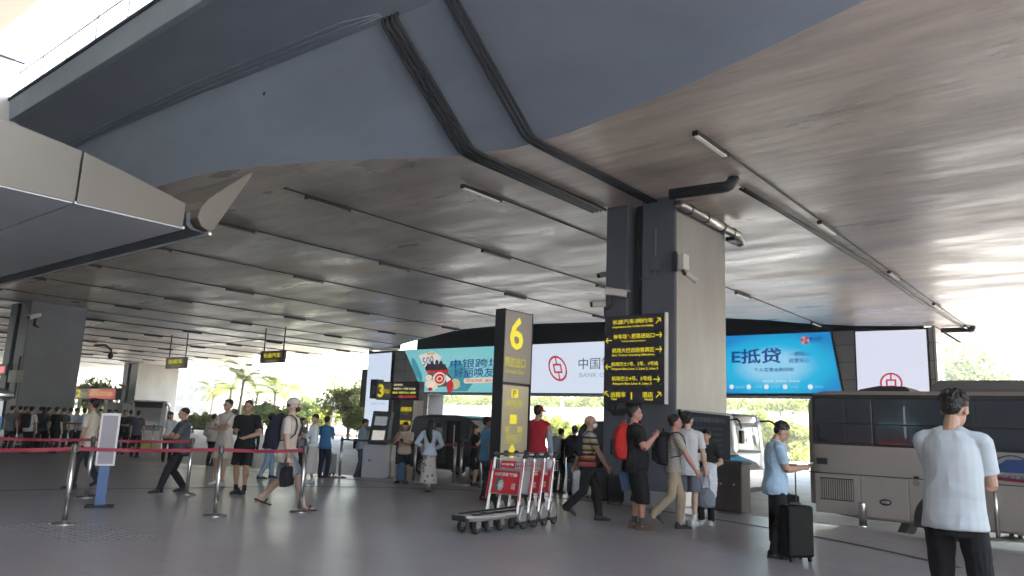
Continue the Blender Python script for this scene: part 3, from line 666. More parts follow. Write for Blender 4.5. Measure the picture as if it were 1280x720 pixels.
M_leaf = [leafmat('leaf_yellowgreen', (.22, .26, .05)), leafmat('leaf_green', (.13, .18, .045)), leafmat('leaf_olive', (.17, .19, .06))]
M_bark = mat('bark', (.16, .12, .09), .85, 0, .3, 12, .2, 3)
def crown_mesh(rx, rz, n, leaf, seed, m):
    rg = np.random.RandomState(seed); vs = []; fs = []
    cl = [(rg.normal(0, .46, 3)*np.array([rx, rx, rz])) for _ in range(46)]
    for i in range(n):
        c = cl[rg.randint(len(cl))]; d = rg.normal(0, 1, 3); d /= np.linalg.norm(d)
        p = c+d*rg.uniform(.5, 1)**.5*rx*.36*np.array([1, 1, .8])
        if p[2] < -rz*.9: continue
        a = rg.normal(0, 1, 3); a /= np.linalg.norm(a); bb_ = np.cross(a, rg.normal(0, 1, 3)); bb_ /= np.linalg.norm(bb_)
        s_ = leaf*rg.uniform(.6, 1.4); k = len(vs)
        vs += [tuple(p-a*s_), tuple(p+bb_*s_*.5), tuple(p+a*s_), tuple(p-bb_*s_*.5)]; fs.append((k, k+1, k+2, k+3))
    me = bpy.data.meshes.new('crown'); me.from_pydata(vs, [], fs); me.materials.append(m); return me, cl
def trunk_mesh(h, r, cl, zc):
    b = MB(); b.tube([(0, 0, -.3), (.05, 0, h*.4), (-.03, .06, h*.75), (0, 0, zc)], [r*1.3, r, r*.75, r*.3], 8)
    for c in cl[:7]: b.tube([(0, 0, h*.6), tuple(np.array([0, 0, h*.6])*.35+(c+np.array([0, 0, zc]))*.65+np.array([0, 0, .2])), tuple(c+np.array([0, 0, zc]))], [r*.45, r*.3, r*.1], 6)
    return b.mesh('trunk')
TREES = []
for sd_, (rx, rz, h) in enumerate([(1.7, 1.5, 2.6), (2.4, 2.2, 4.2), (3.0, 2.8, 5.5), (1.3, 1.4, 1.9)]):
    me, cl = crown_mesh(rx, rz, 6000, .12+.025*rx, sd_, M_leaf[sd_ % 3]); tm = trunk_mesh(h, .13+.03*rx, cl, h); tm.materials.append(M_bark); TREES.append((me, tm, h))
def tree(kind, x, y, z, sc, lab, name='broadleaf_tree', group='trees beyond the road'):
    me, tm, h = TREES[kind]
    t = thing(name, lab, 'tree', (x, y, z), random.uniform(0, 6), group); t.scale = (sc, sc, sc*random.uniform(.9, 1.1))
    share('trunk', tm, t); share('crown', me, t, (0, 0, h))
    return t
# palms
def frond_mesh():
    vs = []; fs = []; n = 16
    for i in range(n):
        t = i/(n-1); p = Vector((0, 2.6*t, .9*math.sin(t*2.0)-1.3*t*t)); L = .75*math.sin(math.pi*(.12+.85*t))+.08
        for s_ in (-1, 1):
            k = len(vs); q = p+Vector((s_*L*.75, L*.55, -.25*L))
            vs += [tuple(p-Vector((0, .045, 0))), tuple(p+Vector((0, .045, 0))), tuple(q+Vector((0, .02, 0))), tuple(q-Vector((0, .02, 0)))]; fs.append((k, k+1, k+2, k+3))
            p2 = p+Vector((0, .08, .0)); q2 = p2+Vector((s_*L*.6, L*.7, -.05)); k = len(vs)
            vs += [tuple(p2-Vector((0, .04, 0))), tuple(p2+Vector((0, .04, 0))), tuple(q2+Vector((0, .02, 0))), tuple(q2-Vector((0, .02, 0)))]; fs.append((k, k+1, k+2, k+3))
    me = bpy.data.meshes.new('frond'); me.from_pydata(vs, [], fs); me.materials.append(M_leaf[0]); return me
FR = frond_mesh()
def palm(x, y, z, h, lab, sc=1.):
    t = thing('palm_tree', lab, 'palm tree', (x, y, z), random.uniform(0, 6), 'palms beyond the road')
    b = MB(); b.tube([(0, 0, -.2), (.1, .05, h*.5), (0, .1, h)], [.2, .14, .12], 8); b.obj('trunk', mat('palm_bark', (.30, .26, .21), .8, 0, .3, 12, .2, 3), t)
    for k in range(15):
        share('frond', FR, t, (0, .1, h), (R(random.uniform(-25, 45)), 0, k*2.4+random.uniform(-.2, .2)), (sc,)*3)
def far_pt(px, dist):   # point on the ground plan at a given distance in the direction of a pixel column
    d = ray(px, 520); d = d/np.linalg.norm(d[:2]); return d[0]*dist, d[1]*dist
kinds = {0: 'round bright green tree', 1: 'broad green tree', 2: 'tall bushy green tree', 3: 'small rounded tree'}
# trees seen through the gateway: (px, top row, distance, kind, where)
TR = [(600, 528, 52, 3, 'behind the black minivan left of the number 6 pylon'), (648, 526, 50, 3, 'just right of the number 6 pylon'), (700, 520, 55, 0, 'under the bank billboard, left of the masked man'), (742, 524, 50, 3, 'beside the left edge of the main column'), (575, 534, 55, 3, 'behind the minivan roof'),
      (925, 512, 62, 0, 'right of the main column above the blue coach'), (946, 518, 60, 3, 'above the blue coach, left of the man in the light blue shirt'), (990, 524, 60, 3, 'directly behind the man in light blue shirt'),
      (1205, 452, 75, 1, 'above the bus roof at far right'), (1232, 462, 80, 0, 'above the bus roof, rightmost in the photo'), (1190, 466, 78, 0, 'above the bus roof next to the clad pier'),
      (437, 478, 62, 2, 'left of the tall pale screen'), (452, 500, 60, 0, 'under the edge of the dark advert box'), (408, 510, 70, 0, 'behind the man in the blue polo'), (385, 520, 72, 1, 'right of the man in the cap'),
      (362, 508, 66, 0, 'in front of the palms, right of the cap'), (330, 512, 72, 1, 'between the black tee man and the man in the cap'), (300, 505, 76, 0, 'behind the man in the black tee'), (288, 520, 66, 3, 'right of the man in cream'), (258, 520, 70, 3, 'behind the man in the grey polo'), (243, 523, 74, 3, 'left of the man in the grey polo'), (345, 520, 62, 3, 'low behind the rucksack'), (120, 476, 95, 1, 'above the departure board between the left columns'), (105, 482, 100, 2, 'far off beyond the left column')]
for px_, top, dist, kd, where in TR:
    x, y = far_pt(px_, dist); zt = zat(px_, top, x, y); z0 = -.3
    h = TREES[kd][2]+[1.5, 2.2, 2.8, 1.4][kd]*1.05
    tree(kd, x, y, z0, max(.5, (zt-z0)/h), kinds[kd]+' '+where)
PL = [(300, 462, 70, 'tallest on the left, above the man in cream'), (287, 474, 82, 'leftmost, just right of the pale building'), (318, 478, 78, 'above the man in black tee'), (341, 478, 74, 'above the black rucksack'), (353, 486, 86, 'left of the beige cap'), (413, 480, 80, 'alone between the cap and the pale screen'), (264, 484, 92, 'in front of the pale building'), (376, 488, 95, 'just right of the beige cap'), (425, 492, 84, 'near the bright lamp mast')]
for px_, top, dist, where in PL:
    x, y = far_pt(px_, dist); zt = zat(px_, top, x, y); palm(x, y, -.3, max(2, zt-.6), 'thin palm tree '+where)
# pale masts
for px_, top, dist, where in ((416, 470, 66, 'between trees left of the tall pale screen'), (702, 498, 60, 'standing under the bank billboard')):
    x, y = far_pt(px_, dist); b = MB(); b.tube([(x, y, -.3), (x, y, zat(px_, top, x, y))], [.14, .1], 8); setp(b.obj('lamp_mast', M_white, smooth=True), 'white round lamp mast '+where, 'lamp post')
# opposite viaduct with planters
vd = thing('planted_viaduct', 'pale concrete ramp wall topped by a bright hedge beyond the gateway', 'viaduct')
M_conc = mat('pale_concrete', (.45, .43, .40), .7, 0, .1, 3, .12, .4)
b = MB(); b.box(-74, 62, 1.7, 20, 63, 3.1); b.obj('parapet', M_conc, vd)
b = MB(); b.box(-74, 63, 1.2, 20, 70, 1.7); b.obj('deck', M_conc, vd)
pm = MB(); pm.box(-.5, -.5, 0, .5, .5, 1.8); pm = pm.mesh('pier'); pm.materials.append(M_conc)
for k in range(12): share('pier', pm, vd, (-70+k*8, 65, -.6))
b = MB()
for k in range(47): b.box(-74+k*2., 61.6, 2.95, -74+k*2.+1.8, 61.98, 3.35)
o = b.obj('planter_box', mat('planter', (.55, .53, .5), .6), vd); o['kind'] = 'stuff'
def hedge(x0, y0, x1, y1, zlo, zhi, wd, n, lab, parent=None, m=None, leaf=.16):
    rg = np.random.RandomState(int(abs(x0*7+y0))); vs = []; fs = []
    for i in range(n):
        t = rg.rand(); hgt = zlo+(zhi-zlo)*(.75+.25*math.sin(t*90)+.15*math.sin(t*37+1))*rg.rand()**.6
        p = np.array([x0+(x1-x0)*t, y0+(y1-y0)*t, hgt])+rg.normal(0, 1, 3)*np.array([.2, wd*.4, .08])
        a = rg.normal(0, 1, 3); a /= np.linalg.norm(a); bb_ = np.cross(a, rg.normal(0, 1, 3)); bb_ /= np.linalg.norm(bb_); s_ = leaf*rg.uniform(.6, 1.4); k = len(vs)
        vs += [tuple(p-a*s_), tuple(p+bb_*s_*.5), tuple(p+a*s_), tuple(p-bb_*s_*.5)]; fs.append((k, k+1, k+2, k+3))
    me = bpy.data.meshes.new('hedge'); me.from_pydata(vs, [], fs); me.materials.append(m or M_leaf[0])
    o = bpy.data.objects.new('hedge', me); COL.objects.link(o)
    if parent: o.parent = parent; o['kind'] = 'stuff'
    else: setp(o, lab, 'hedge', kind='stuff')
    return o
hedge(-74, 62, 20, 62, 3.1, 4.7, .9, 26000, 'x', vd)
hedge(-100, 80, 30, 80, 2.0, 7.0, 3, 16000, 'far belt of pale green bushes and trees behind the planted ramp', None, M_leaf[2], .32)
hedge(-160, 62, -70, 66, -.5, 2.2, 1.5, 9000, 'long low bright hedge behind the waiting people at left', None, M_leaf[0], .2)
hedge(-30, 47, -8, 47, -.3, .7, .6, 5000, 'low clipped hedge along the far kerb behind the gateway', None, M_leaf[0], .12)
# fence near (440,548)
fn = thing('metal_fence', 'low dark metal railing fence beyond the road, left of the ticket machine', 'fence')
fm = MB(); fm.box(-.02, -.02, 0, .02, .02, 1.1); fm = fm.mesh('bar'); fm.materials.append(mat('fence_grey', (.25, .25, .25), .5))
for k in range(60): share('bar', fm, fn, (-62+k*.35, 50, -.2))
b = MB(); b.box(-62, 49.97, .82, -41, 50.03, .88); b.obj('rail', mat('fence_grey', (.25, .25, .25), .5), fn); b = MB(); b.box(-62, 49.97, -.08, -41, 50.03, -.03); b.obj('rail', mat('fence_grey', (.25, .25, .25), .5), fn)
b = MB(); b.box(-64, 43.2, -.4, -36, 43.8, .12); setp(b.obj('kerb', M_kerb, bevel=.03), kind='structure')
b = MB(); b.box(-64, 43.8, -.4, 20, 60, -.05); setp(b.obj('pavement', mat('paving_pale', (.42, .40, .38), .7, 0, .1, 8, .1, .5)), kind='structure')
# buildings
def building(x0, y0, x1, y1, z1, nf, nw, lab, col=(.66, .64, .60)):
    t = thing('office_building', lab, 'building')
    b = MB(); b.box(x0, y0, -.6, x1, y1, z1); b.obj('wall', mat('render_%d' % int(col[0]*100), col, .7, 0, .05, 3, .08, .2), t)
    wm = MB(); ww = (x1-x0)/nw*.62; wh = (z1-.5)/nf*.5; wm.box(-ww/2, -.08, -wh/2, ww/2, .05, wh/2); wm = wm.mesh('window'); wm.materials.append(mat('far_window', (.30, .33, .35), .4))
    lm = MB(); lm.box(-ww/2-.1, -.3, -.08, ww/2+.1, 0, .02); lm = lm.mesh('sill'); lm.materials.append(M_white)
    for i in range(nw):
        for j in range(nf):
            x = x0+(i+.5)*(x1-x0)/nw; z = .9+(j+.5)*(z1-1.2)/nf; share('window', wm, t, (x, y0, z)); share('sill', lm, t, (x, y0, z-wh/2))
    b = MB(); b.box(x0-.3, y0-.3, z1, x1+.3, y1+.3, z1+.35); b.obj('roof', M_conc, t)
x, y = far_pt(232, 120); building(x-14, y, x+13, y+12, zat(232, 474, x, y), 3, 8, 'long pale office block with dark windows far behind at left')
x, y = far_pt(330, 140); building(x-22, y, x+24, y+12, zat(330, 508, x, y), 2, 16, 'low pale building behind the palms')
x, y = far_pt(980, 110); building(x-12, y, x+14, y+12, zat(980, 503, x, y), 2, 8, 'low pale building beyond the blue coach', (.5, .49, .47))
x, y = far_pt(422, 105); building(x-7, y, x+5, y+10, zat(422, 500, x, y), 3, 5, 'small pale block behind the trees left of the tall screen', (.52, .5, .47))

# ================================================================== VEHICLES
M_tyre = mat('tyre_rubber', (.02, .02, .02), .8); M_rim = mat('alloy_rim', (.45, .45, .46), .3, .9)
M_bronze = mat('bronze_paint', (.35, .315, .29), .33, .25, 0, 20, .05, .7, coat=.4)
M_black = mat('black_paint', (.012, .013, .016), .2, 0, coat=.8)
def wheel(parent, c, r, wd, axis='y'):
    d = Vector((0, wd/2, 0)) if axis == 'y' else Vector((wd/2, 0, 0)); c = Vector(c)
    n = 24; prof = [(r*.62, -1), (r*.93, -1), (r, -.75), (r, .75), (r*.93, 1), (r*.62, 1)]
    b = MB(); b.smooth = True; rs = []
    for i in range(n):
        a = 2*math.pi*i/n; e = Vector((math.cos(a), 0, math.sin(a))) if axis == 'y' else Vector((0, math.cos(a), math.sin(a)))
        rs.append([tuple(c+e*q+d*t) for q, t in prof])
    b.rings(rs, closed=True); w_ = b.obj('wheel', M_tyre, parent)
    b = MB(); b.cyl(c-d*.8, c+d*.8, r*.63, 20); b.cyl(c-d*.95, c+d*.95, r*.2, 12)
    for k in range(8):
        a = k*math.pi/4; e = Vector((math.cos(a), 0, math.sin(a))) if axis == 'y' else Vector((0, math.cos(a), math.sin(a))); b.cyl(c+e*r*.42-d*.9, c+e*r*.42+d*.9, r*.07, 6)
    b.obj('rim', M_rim if r > .2 else mat('caster_hub', (.12, .12, .125), .5, .4), w_)
def rrect(hw, z0, z1, r, n=5, rb=None):
    r = min(r, (z1-z0)*.45); rb = min(r if rb is None else rb, (z1-z0)*.45)
    """rounded rectangle in (y,z)"""
    rb = r if rb is None else rb; pts = []
    for cy, cz, a0, rr in ((hw-rb, z0+rb, -90, rb), (hw-r, z1-r, 0, r), (-hw+r, z1-r, 90, r), (-hw+rb, z0+rb, 180, rb)):
        for k in range(n+1): a = R(a0+90*k/n); pts.append((cy+rr*math.cos(a), cz+rr*math.sin(a)))
    return pts
# --- bronze coach at right; side plane y = YS, rear end at x = XR, runs along +x
YS = 14.57
cb = thing('parked_bus', 'bronze bus with dark tinted windows parked broadside at right behind the two men', 'bus', (0, 0, 0))
XR = ony(1006, 560, YS)[0]; XE = XR+7.6; YCN = YS+1.05; ZB, ZT = .10, 2.34
b = MB(); b.smooth = True; rs = []
for x, sh, zt in ((XR, .30, -.30), (XR+.04, .14, -.14), (XR+.14, .05, -.05), (XR+.32, 0, 0), (XR+.9, 0, 0), (XR+3, 0, 0), (XE-1, 0, 0), (XE-.3, .05, -.12), (XE, .25, -.5)):
    zb = ZB+(.18 if x < XR+.2 else .06 if x < XR+.5 else 0); rs.append([(x, YCN+q, z) for q, z in rrect(1.05-sh, zb, ZT+zt, .16, 5, .07)])
b.rings(rs); b.obj('body', M_bronze, cb)
zw0, zw1 = 1.40, 2.19
xs_w = [ony(1019, 530, YS)[0], ony(1091, 530, YS)[0], ony(1203, 530, YS)[0], XR+4.8, XR+6.3]
M_gl = mat('bus_glass', (.004, .008, .016), .015, 0, coat=.9)
for xa, xb in zip(xs_w[:-1], xs_w[1:]):
    b = MB(); r_ = .06; b.box(xa+.012, YS-.012, zw0, xb-.012, YS+.05, zw1); wn = b.obj('window', M_gl, cb, bevel=.008)
    b = MB(); b.box(xa+.02, YS-.018, zw0+.33, xb-.02, YS-.0125, zw0+.36); b.obj('sash_bar', M_dark, wn)
b = MB(); b.box(xs_w[0]-.05, YS-.006, zw0-.04, xs_w[-1]+.03, YS+.04, zw1+.045); b.obj('window_surround', M_dark, cb, bevel=.01)
b = MB(); b.box(XR+.1, YS-.004, zw1+.045, XE-.4, YS+.05, zw1+.075); b.obj('roof_seam', M_dark, cb)
b = MB(); b.box(XR+.06, YS-.007, .845, XE-.4, YS+.03, .86); b.obj('side_seam', M_dark, cb)
def pan(x0p, y0p, x1p, y1p, name, m, dy=.012, **k):
    a = ony(x0p, y0p, YS); c = ony(x1p, y1p, YS); b = MB(); b.box(a[0], YS-dy, c[2], c[0], YS+.02, a[2]); return b.obj(name, m, cb, **k)
ax = [ony(p, 620, YS)[0] for p in (1019, 1076, 1136, 1156)]
for xa, xb in zip(ax[:-1], ax[1:]):
    b = MB(); b.box(xa+.01, YS-.012, .15, xb-.01, YS+.02, .835); b.obj('side_panel', M_bronze, cb, bevel=.008)
pan(1021, 572, 1034, 580.5, 'vent', M_dark, .014)
g0 = ony(1025, 596, YS); g1 = ony(1068, 626, YS)
b = MB(); b.box(g0[0], YS-.016, g1[2]-.02, g1[0], YS+.01, g0[2]); gr = b.obj('grille', M_dark, cb)
for k in range(15):
    x = g0[0]+(g1[0]-g0[0])*(k+.5)/15; b = MB(); b.box(x-.012, YS-.03, g1[2], x+.008, YS-.0165, g0[2]-.02); b.obj('slat', M_bronze, gr)
c_ = ony(1107, 628, YS); b = MB(); b.ell((c_[0], YS-.012, c_[2]), (.10, .02, .055), 16, 6); b.obj('badge', M_dark, cb, smooth=True)
b = MB(); b.ell((c_[0], YS-.02, c_[2]), (.075, .016, .035), 16, 6); b.obj('badge', M_rim, cb, smooth=True)
pan(1142, 595, 1149, 599, 'decal', M_dark, .014); c_ = ony(1145.5, 604, YS); b = MB(); b.cyl((c_[0], YS-.02, c_[2]), (c_[0], YS+.01, c_[2]), .055, 14); b.obj('fuel_cap', mat('cap_grey', (.2, .19, .18), .5), cb)
wc = ony(1184, 640, YS); 
b = MB(); n = 20; cxw = wc[0]; 
b.prism([(cxw+.50*math.cos(math.pi*i/n), .18+.50*math.sin(math.pi*i/n)) for i in range(n+1)]+[(cxw-.50, .06), (cxw+.50, .06)], 'y', YS-.016, YS+.03); b.obj('wheel_arch', M_dark, cb)
wheel(cb, (cxw, YS+.10, .20), .40, .28)
b = MB(); b.cbox((ony(1127, 643, YS)[0], YS+.5, .0), (.12, .9, .26), 0, Matrix.Rotation(R(25), 3, 'Y')); b.obj('mud_flap', M_dark, cb)
b = MB(); b.prism([(XR+.75, ZT-.02), (XR+.8, ZT+.06), (XR+1.15, ZT+.13), (XR+1.6, ZT+.12), (XR+1.75, ZT-.02)], 'y', YCN-.35, YCN+.75); b.obj('roof_hatch', M_dark, cb, bevel=.02)
a = ony(1172, 487, YCN)[0]; b = MB(); b.prism([(a, ZT-.02), (a+.02, ZT+.10), (a+.16, ZT+.20), (a+3.2, ZT+.20), (a+3.4, ZT-.02)], 'y', YCN-.75, YCN+.75); b.obj('roof_unit', mat('roof_unit_grey', (.12, .11, .11), .5), cb, bevel=.03)
# side print far right
xq = ony(1263, 585, YS)[0]; pr = mat('print_navy_paint', (.02, .06, .2), .4)
b = MB(); b.add([(xq-.30, YS-.016, 1.05), (xq-.05, YS-.016, 1.25), (xq+.5, YS-.016, 1.28), (xq+.75, YS-.016, 1.05)], [(0, 1, 2, 3)]); b.obj('print', pr, cb)
b = MB(); b.tube([(xq-.42+.9*t, YS-.018, 1.02+.3*math.sin(math.pi*t)) for t in [i/12 for i in range(13)]], .012, 6); b.obj('print', pr, cb)
text('AIRPORT BUS 机场巴士', pr, cb, (xq+.2, YS-.017, .98), FACE_NY, width=1.1, height=.08, bold=.01, depth=.001)

def coach(name, label, cat, loc, rz, L, W, Ht, m_body, m_low, z0=.3, led=False):
    """forward = local +y, road at z=0"""
    t = thing(name, label, cat, loc, rz, None); hw = W/2
    b = MB(); b.smooth = True; rs = []
    Hb = Ht-z0; CN = .55*W*.35
    def dv(v): return CN*max(0, v-.35)**1.6
    for y, sh, zt in ((-L/2, .2, -.25), (-L/2+.1, .04, -.05), (-L/2+.4, 0, 0), (L/2-.9, 0, 0), (L/2-.02-dv(1)-.12, .01, -.02), (L/2-.03-dv(.97), .05, -.05*Hb), (L/2-.03-dv(.8), .08, -.20*Hb), (L/2-.03-dv(.6), .10, -.40*Hb), (L/2-.03-dv(.45), .12, -.55*Hb), (L/2-.05, .14, -.62*Hb)):
        rs.append([(q, y, z) for q, z in rrect(hw-sh, z0, Ht+zt, .22*W/2.4, 5, .08)])
    b.rings(rs); b.obj('body', m_body, t)
    # windscreen: curved sheet proud of the nose
    def nose(u, v, o=.012):     # u -1..1, v 0..1 up
        z = z0+(Ht-z0)*v; yy = L/2+o-.02*abs(u)**2*W-dv(v)-.02
        return (u*(hw-.08), yy-.10*abs(u)**6, z)
    def sheet_(v0, v1, nm, m, o, us=.97):
        b = MB(); b.smooth = True; nu, nv = 12, 8
        vs = [nose(us*(-1+2*i/nu), v0+(v1-v0)*j/nv, o) for j in range(nv+1) for i in range(nu+1)]
        vs += [(x, y-.10, z) for x, y, z in vs]; k = (nu+1)*(nv+1)
        fs = [(j*(nu+1)+i, j*(nu+1)+i+1, (j+1)*(nu+1)+i+1, (j+1)*(nu+1)+i) for j in range(nv) for i in range(nu)]
        per = [i for i in range(nu+1)]+[(j+1)*(nu+1)-1+0 for j in range(1, nv+1)]+[nv*(nu+1)+i for i in range(nu-1, -1, -1)]+[j*(nu+1) for j in range(nv-1, 0, -1)]
        fs += [(per[i], per[(i+1) % len(per)], per[(i+1) % len(per)]+k, per[i]+k) for i in range(len(per))]
        b.add(vs, fs); return b.obj(nm, m, t)
    sheet_(.40, .84, 'windscreen', mat('coach_glass', (.30, .33, .35), .12, 0, coat=.6), .03)  # pale glass colour stands in for the bright reflection
    sheet_(.845, .97, 'destination_panel', M_black, .03)
    sheet_(.02, .20, 'bumper', m_low, .02); sheet_(.21, .39, 'front_panel', m_body, .02)
    for s_ in (-1, 1):
        b = MB(); b.ell((s_*hw*.74, L/2-.10, z0+(Ht-z0)*.17), (.17*W/2.2, .12, .10), 12, 6); b.obj('headlight', mat('headlight_glass', (.7, .72, .75), .1), t, smooth=True)
        b = MB(); b.tube(rnd([(s_*hw*.8, L/2-.45, Ht-.28), (s_*hw*1.02, L/2+.25, Ht-.22), (s_*hw*1.1, L/2+.42, Ht-.55)], .2), .035, 8); b.obj('mirror_arm', M_dark, t)
        b = MB(); b.cbox((s_*hw*1.1, L/2+.42, Ht-.85), (.20, .14, .46)); b.obj('mirror', M_dark, t, bevel=.04)
        b = MB(); b.box(s_*hw-.012, -L/2+.5, Ht-1.45*(Ht/3.2), s_*hw+.012, L/2-.75, Ht-.35); b.obj('side_glass', M_gl, t, bevel=.01)
        for k in range(1, 6): b = MB(); y = -L/2+.5+(L-1.25)*k/6; b.box(s_*hw-.02, y-.025, Ht-1.45*(Ht/3.2), s_*hw+.02, y+.025, Ht-.35); b.obj('pillar', M_dark, t)
        for yy in (L/2-2.0, -L/2+2.2): wheel(t, (s_*(hw-.14), yy, .42*Ht/3.2), .42*Ht/3.2, .26, 'x')
    b = MB(); b.cyl((0, L/2-.12, z0+(Ht-z0)*.42), (.25, L/2-.0, z0+(Ht-z0)*.62), .012, 6); b.obj('wiper', M_dark, t)
    b = MB(); b.box(-.22, L/2+.04, z0+.05, .22, L/2+.06, z0+.19); b.obj('number_plate', mat('plate_yellow', (.7, .5, .05), .5), t)
    return t
M_ltblue = mat('coach_paleblue', (.55, .62, .68), .25, .1, coat=.5); M_lowblue = mat('coach_lowblue', (.20, .38, .55), .3, coat=.5)
px0 = onx(935, 603, -7.9); yb = onz(905, 600, -.2)
cx_, cy_ = onz(938, 602, -.2)[:2]
coach('touring_coach', 'pale blue coach with curved windscreen and long mirrors, front showing right of the main column', 'coach', (cx_-3.2, cy_+.9, -.2), R(-90)+R(-12), 6.4, 2.1, 2.42, M_ltblue, mat('coach_bumper', (.38, .45, .52), .7, spec=.2), .06)
d = ray(178, 570); q = CO+d*((-1.38-HC)/d[2]); 
coach('touring_coach', 'white coach with black brow and yellow lower front, facing the camera at far left', 'coach', (q[0]-.0+5*math.sin(hd(157)), q[1]-5*math.cos(hd(157)), -1.38), hd(157), 10, 2.25, 3.45, mat('coach_white', (.6, .6, .6), .3, coat=.4), mat('coach_yellow', (.55, .48, .12), .4), .35)

# --- black minivans, heading +x, near side plane y = yv
def minivan(x0, yv, L, label, door_open=True):
    t = thing('minivan', label, 'minivan', (0, 0, 0), 0, 'black minivans at the kerb'); Wv = 1.8; z = -.2
    prof = [(0, .32), (-.02, .9), (.05, 1.25), (.22, 1.72), (.36, 1.84), (1.2, 1.90), (2.6, 1.90), (3.25, 1.84), (3.55, 1.66), (4.15, 1.12), (4.62, .98), (4.80, .80), (4.82, .40), (4.74, .26), (.1, .24)]
    k = L/4.82; b = MB(); b.smooth = False
    def sec(y, ins, top): return [(x0+(x*k if 0 < x < 4.7 else (x*k+(ins if x <= 0 else -ins))), y, z+(zz if zz < 1.15 else 1.15+(zz-1.15)*top)) for x, zz in prof]
    b.rings([sec(yv+.12, .1, .97), sec(yv, 0, .95), sec(yv, 0, .95), sec(yv+Wv, 0, .95), sec(yv+Wv-.12, .1, .97)][1:4] if False else [sec(yv, .06, .93), sec(yv+.10, 0, 1.), sec(yv+Wv-.1, 0, 1.), sec(yv+Wv, .06, .93)])
    b.obj('body', M_black, t, bevel=.03)
    def win(pts, nm='window', m=M_gl, th=.012):
        b = MB(); b.prism([(x0+x*k, z+zz) for x, zz in pts], 'y', yv-th, yv+.02); return b.obj(nm, m, t, bevel=.006)
    win([(.22, 1.12), (.32, 1.62), (1.35, 1.66), (1.35, 1.12)]); win([(1.42, 1.12), (1.42, 1.66), (2.25, 1.66), (2.25, 1.12)])
    win([(3.02, 1.10), (3.02, 1.64), (3.30, 1.62), (3.92, 1.10)])
    curt = mat('van_blind', (.35, .38, .42), .6); w_ = win([(1.62, 1.2), (1.62, 1.5), (2.0, 1.5), (2.0, 1.2)], 'window_sticker', curt, .016)
    if door_open:
        win([(2.32, .42), (2.32, 1.72), (2.98, 1.72), (2.98, .42)], 'door_opening', mat('van_inside', (.02, .02, .025), .9), .008)
        b = MB(); b.box(x0+2.30*k, yv-.09, z+.40, x0+2.36*k, yv-.03, z+1.7); b.obj('sliding_door', M_black, t)
        b = MB(); b.box(x0+2.64*k, yv-.02, z+.9, x0+2.69*k, yv-.009, z+1.6); b.obj('pillar_glare', mat('glare_pale', (.7, .7, .68), .5), t)  # pale strip painting in the glare on the door pillar
    b = MB(); b.prism([(x0+3.34*k, z+1.78), (x0+3.60*k, z+1.66), (x0+4.16*k, z+1.14), (x0+4.10*k, z+1.14)], 'y', yv+.14, yv+Wv-.14); b.obj('windscreen', mat('coach_glass', (.16, .19, .21), .07, 0, coat=.6), t)
    for xx in (.92, 3.85): 
        b = MB(); n = 14; b.prism([(x0+xx*k+.40*math.cos(math.pi*i/n), z+.33+.40*math.sin(math.pi*i/n)) for i in range(n+1)], 'y', yv-.008, yv+.03); b.obj('wheel_arch', M_dark, t)
        wheel(t, (x0+xx*k, yv+.09, z+.33), .33, .22); wheel(t, (x0+xx*k, yv+Wv-.13, z+.33), .33, .22)
    b = MB(); b.box(x0+3.4*k, yv-.16, z+1.08, x0+3.58*k, yv-.03, z+1.26); b.obj('wing_mirror', M_black, t, bevel=.03)
    b = MB(); b.box(x0+.0*k, yv+.05, z+.95, x0+.05*k, yv+.3, z+1.25); b.obj('tail_light', mat('tail_red', (.4, .01, .01), .3), t)
    for xx in (1.38, 2.29): b = MB(); b.box(x0+xx*k-.006, yv-.003, z+.35, x0+xx*k+.006, yv+.01, z+1.1); b.obj('door_seam', M_dark, t)
    b = MB(); b.box(x0+2.08*k, yv-.03, z+.95, x0+2.24*k, yv-.005, z+.98); b.obj('door_handle', M_rim, t)
minivan(ony(509, 560, 17.0)[0], 17.0, 1.07*(ony(611, 560, 17.0)[0]-ony(509, 560, 17.0)[0]), 'black minivan with its sliding door open, left of the number 6 pylon')
minivan(ony(716, 560, 17.6)[0], 17.6, 4.7, 'black minivan mostly hidden behind the main column and masked man', False)
# ================================================================== SIGNS AND STREET FURNITURE
M_yel = mat('sign_yellow', (.35, .30, .01), .5, emit=(.78, .66, .03), estr=.85*EXK)
M_yelp = mat('sign_yellow_pale', (.35, .31, .03), .5, emit=(.50, .46, .05), estr=.7*EXK)
M_signb = mat('sign_board_dark', (.035, .035, .05), .35)
M_pyl = mat('pylon_grey', (.22, .20, .19), .45, .3)
def arrow(parent, c, size, ang, m, plane='y', y=0, th=.13):
    """arrow drawn flat; ang 0 = right, 90 = up"""
    s_ = size/2; t = th*size; P = []
    a = R(ang)
    def T(u, v):
        x = u*math.cos(a)-v*math.sin(a); z = u*math.sin(a)+v*math.cos(a)
        return (c[0]+x, c[1], c[2]+z) if plane == 'y' else (c[0], c[1]+x, c[2]+z)
    b = MB(); b.add([T(-s_, -t/2), T(s_*.8, -t/2), T(s_*.8, t/2), T(-s_, t/2)], [(0, 1, 2, 3)])
    for k in (1, -1): b.add([T(s_, 0), T(s_-t*.9, -k*t*0), T(.15*s_, k*.72*s_), T(.15*s_+t, k*(.72*s_+t*.3))], [(0, 1, 2, 3)])
    return b.obj('arrow', m, parent)
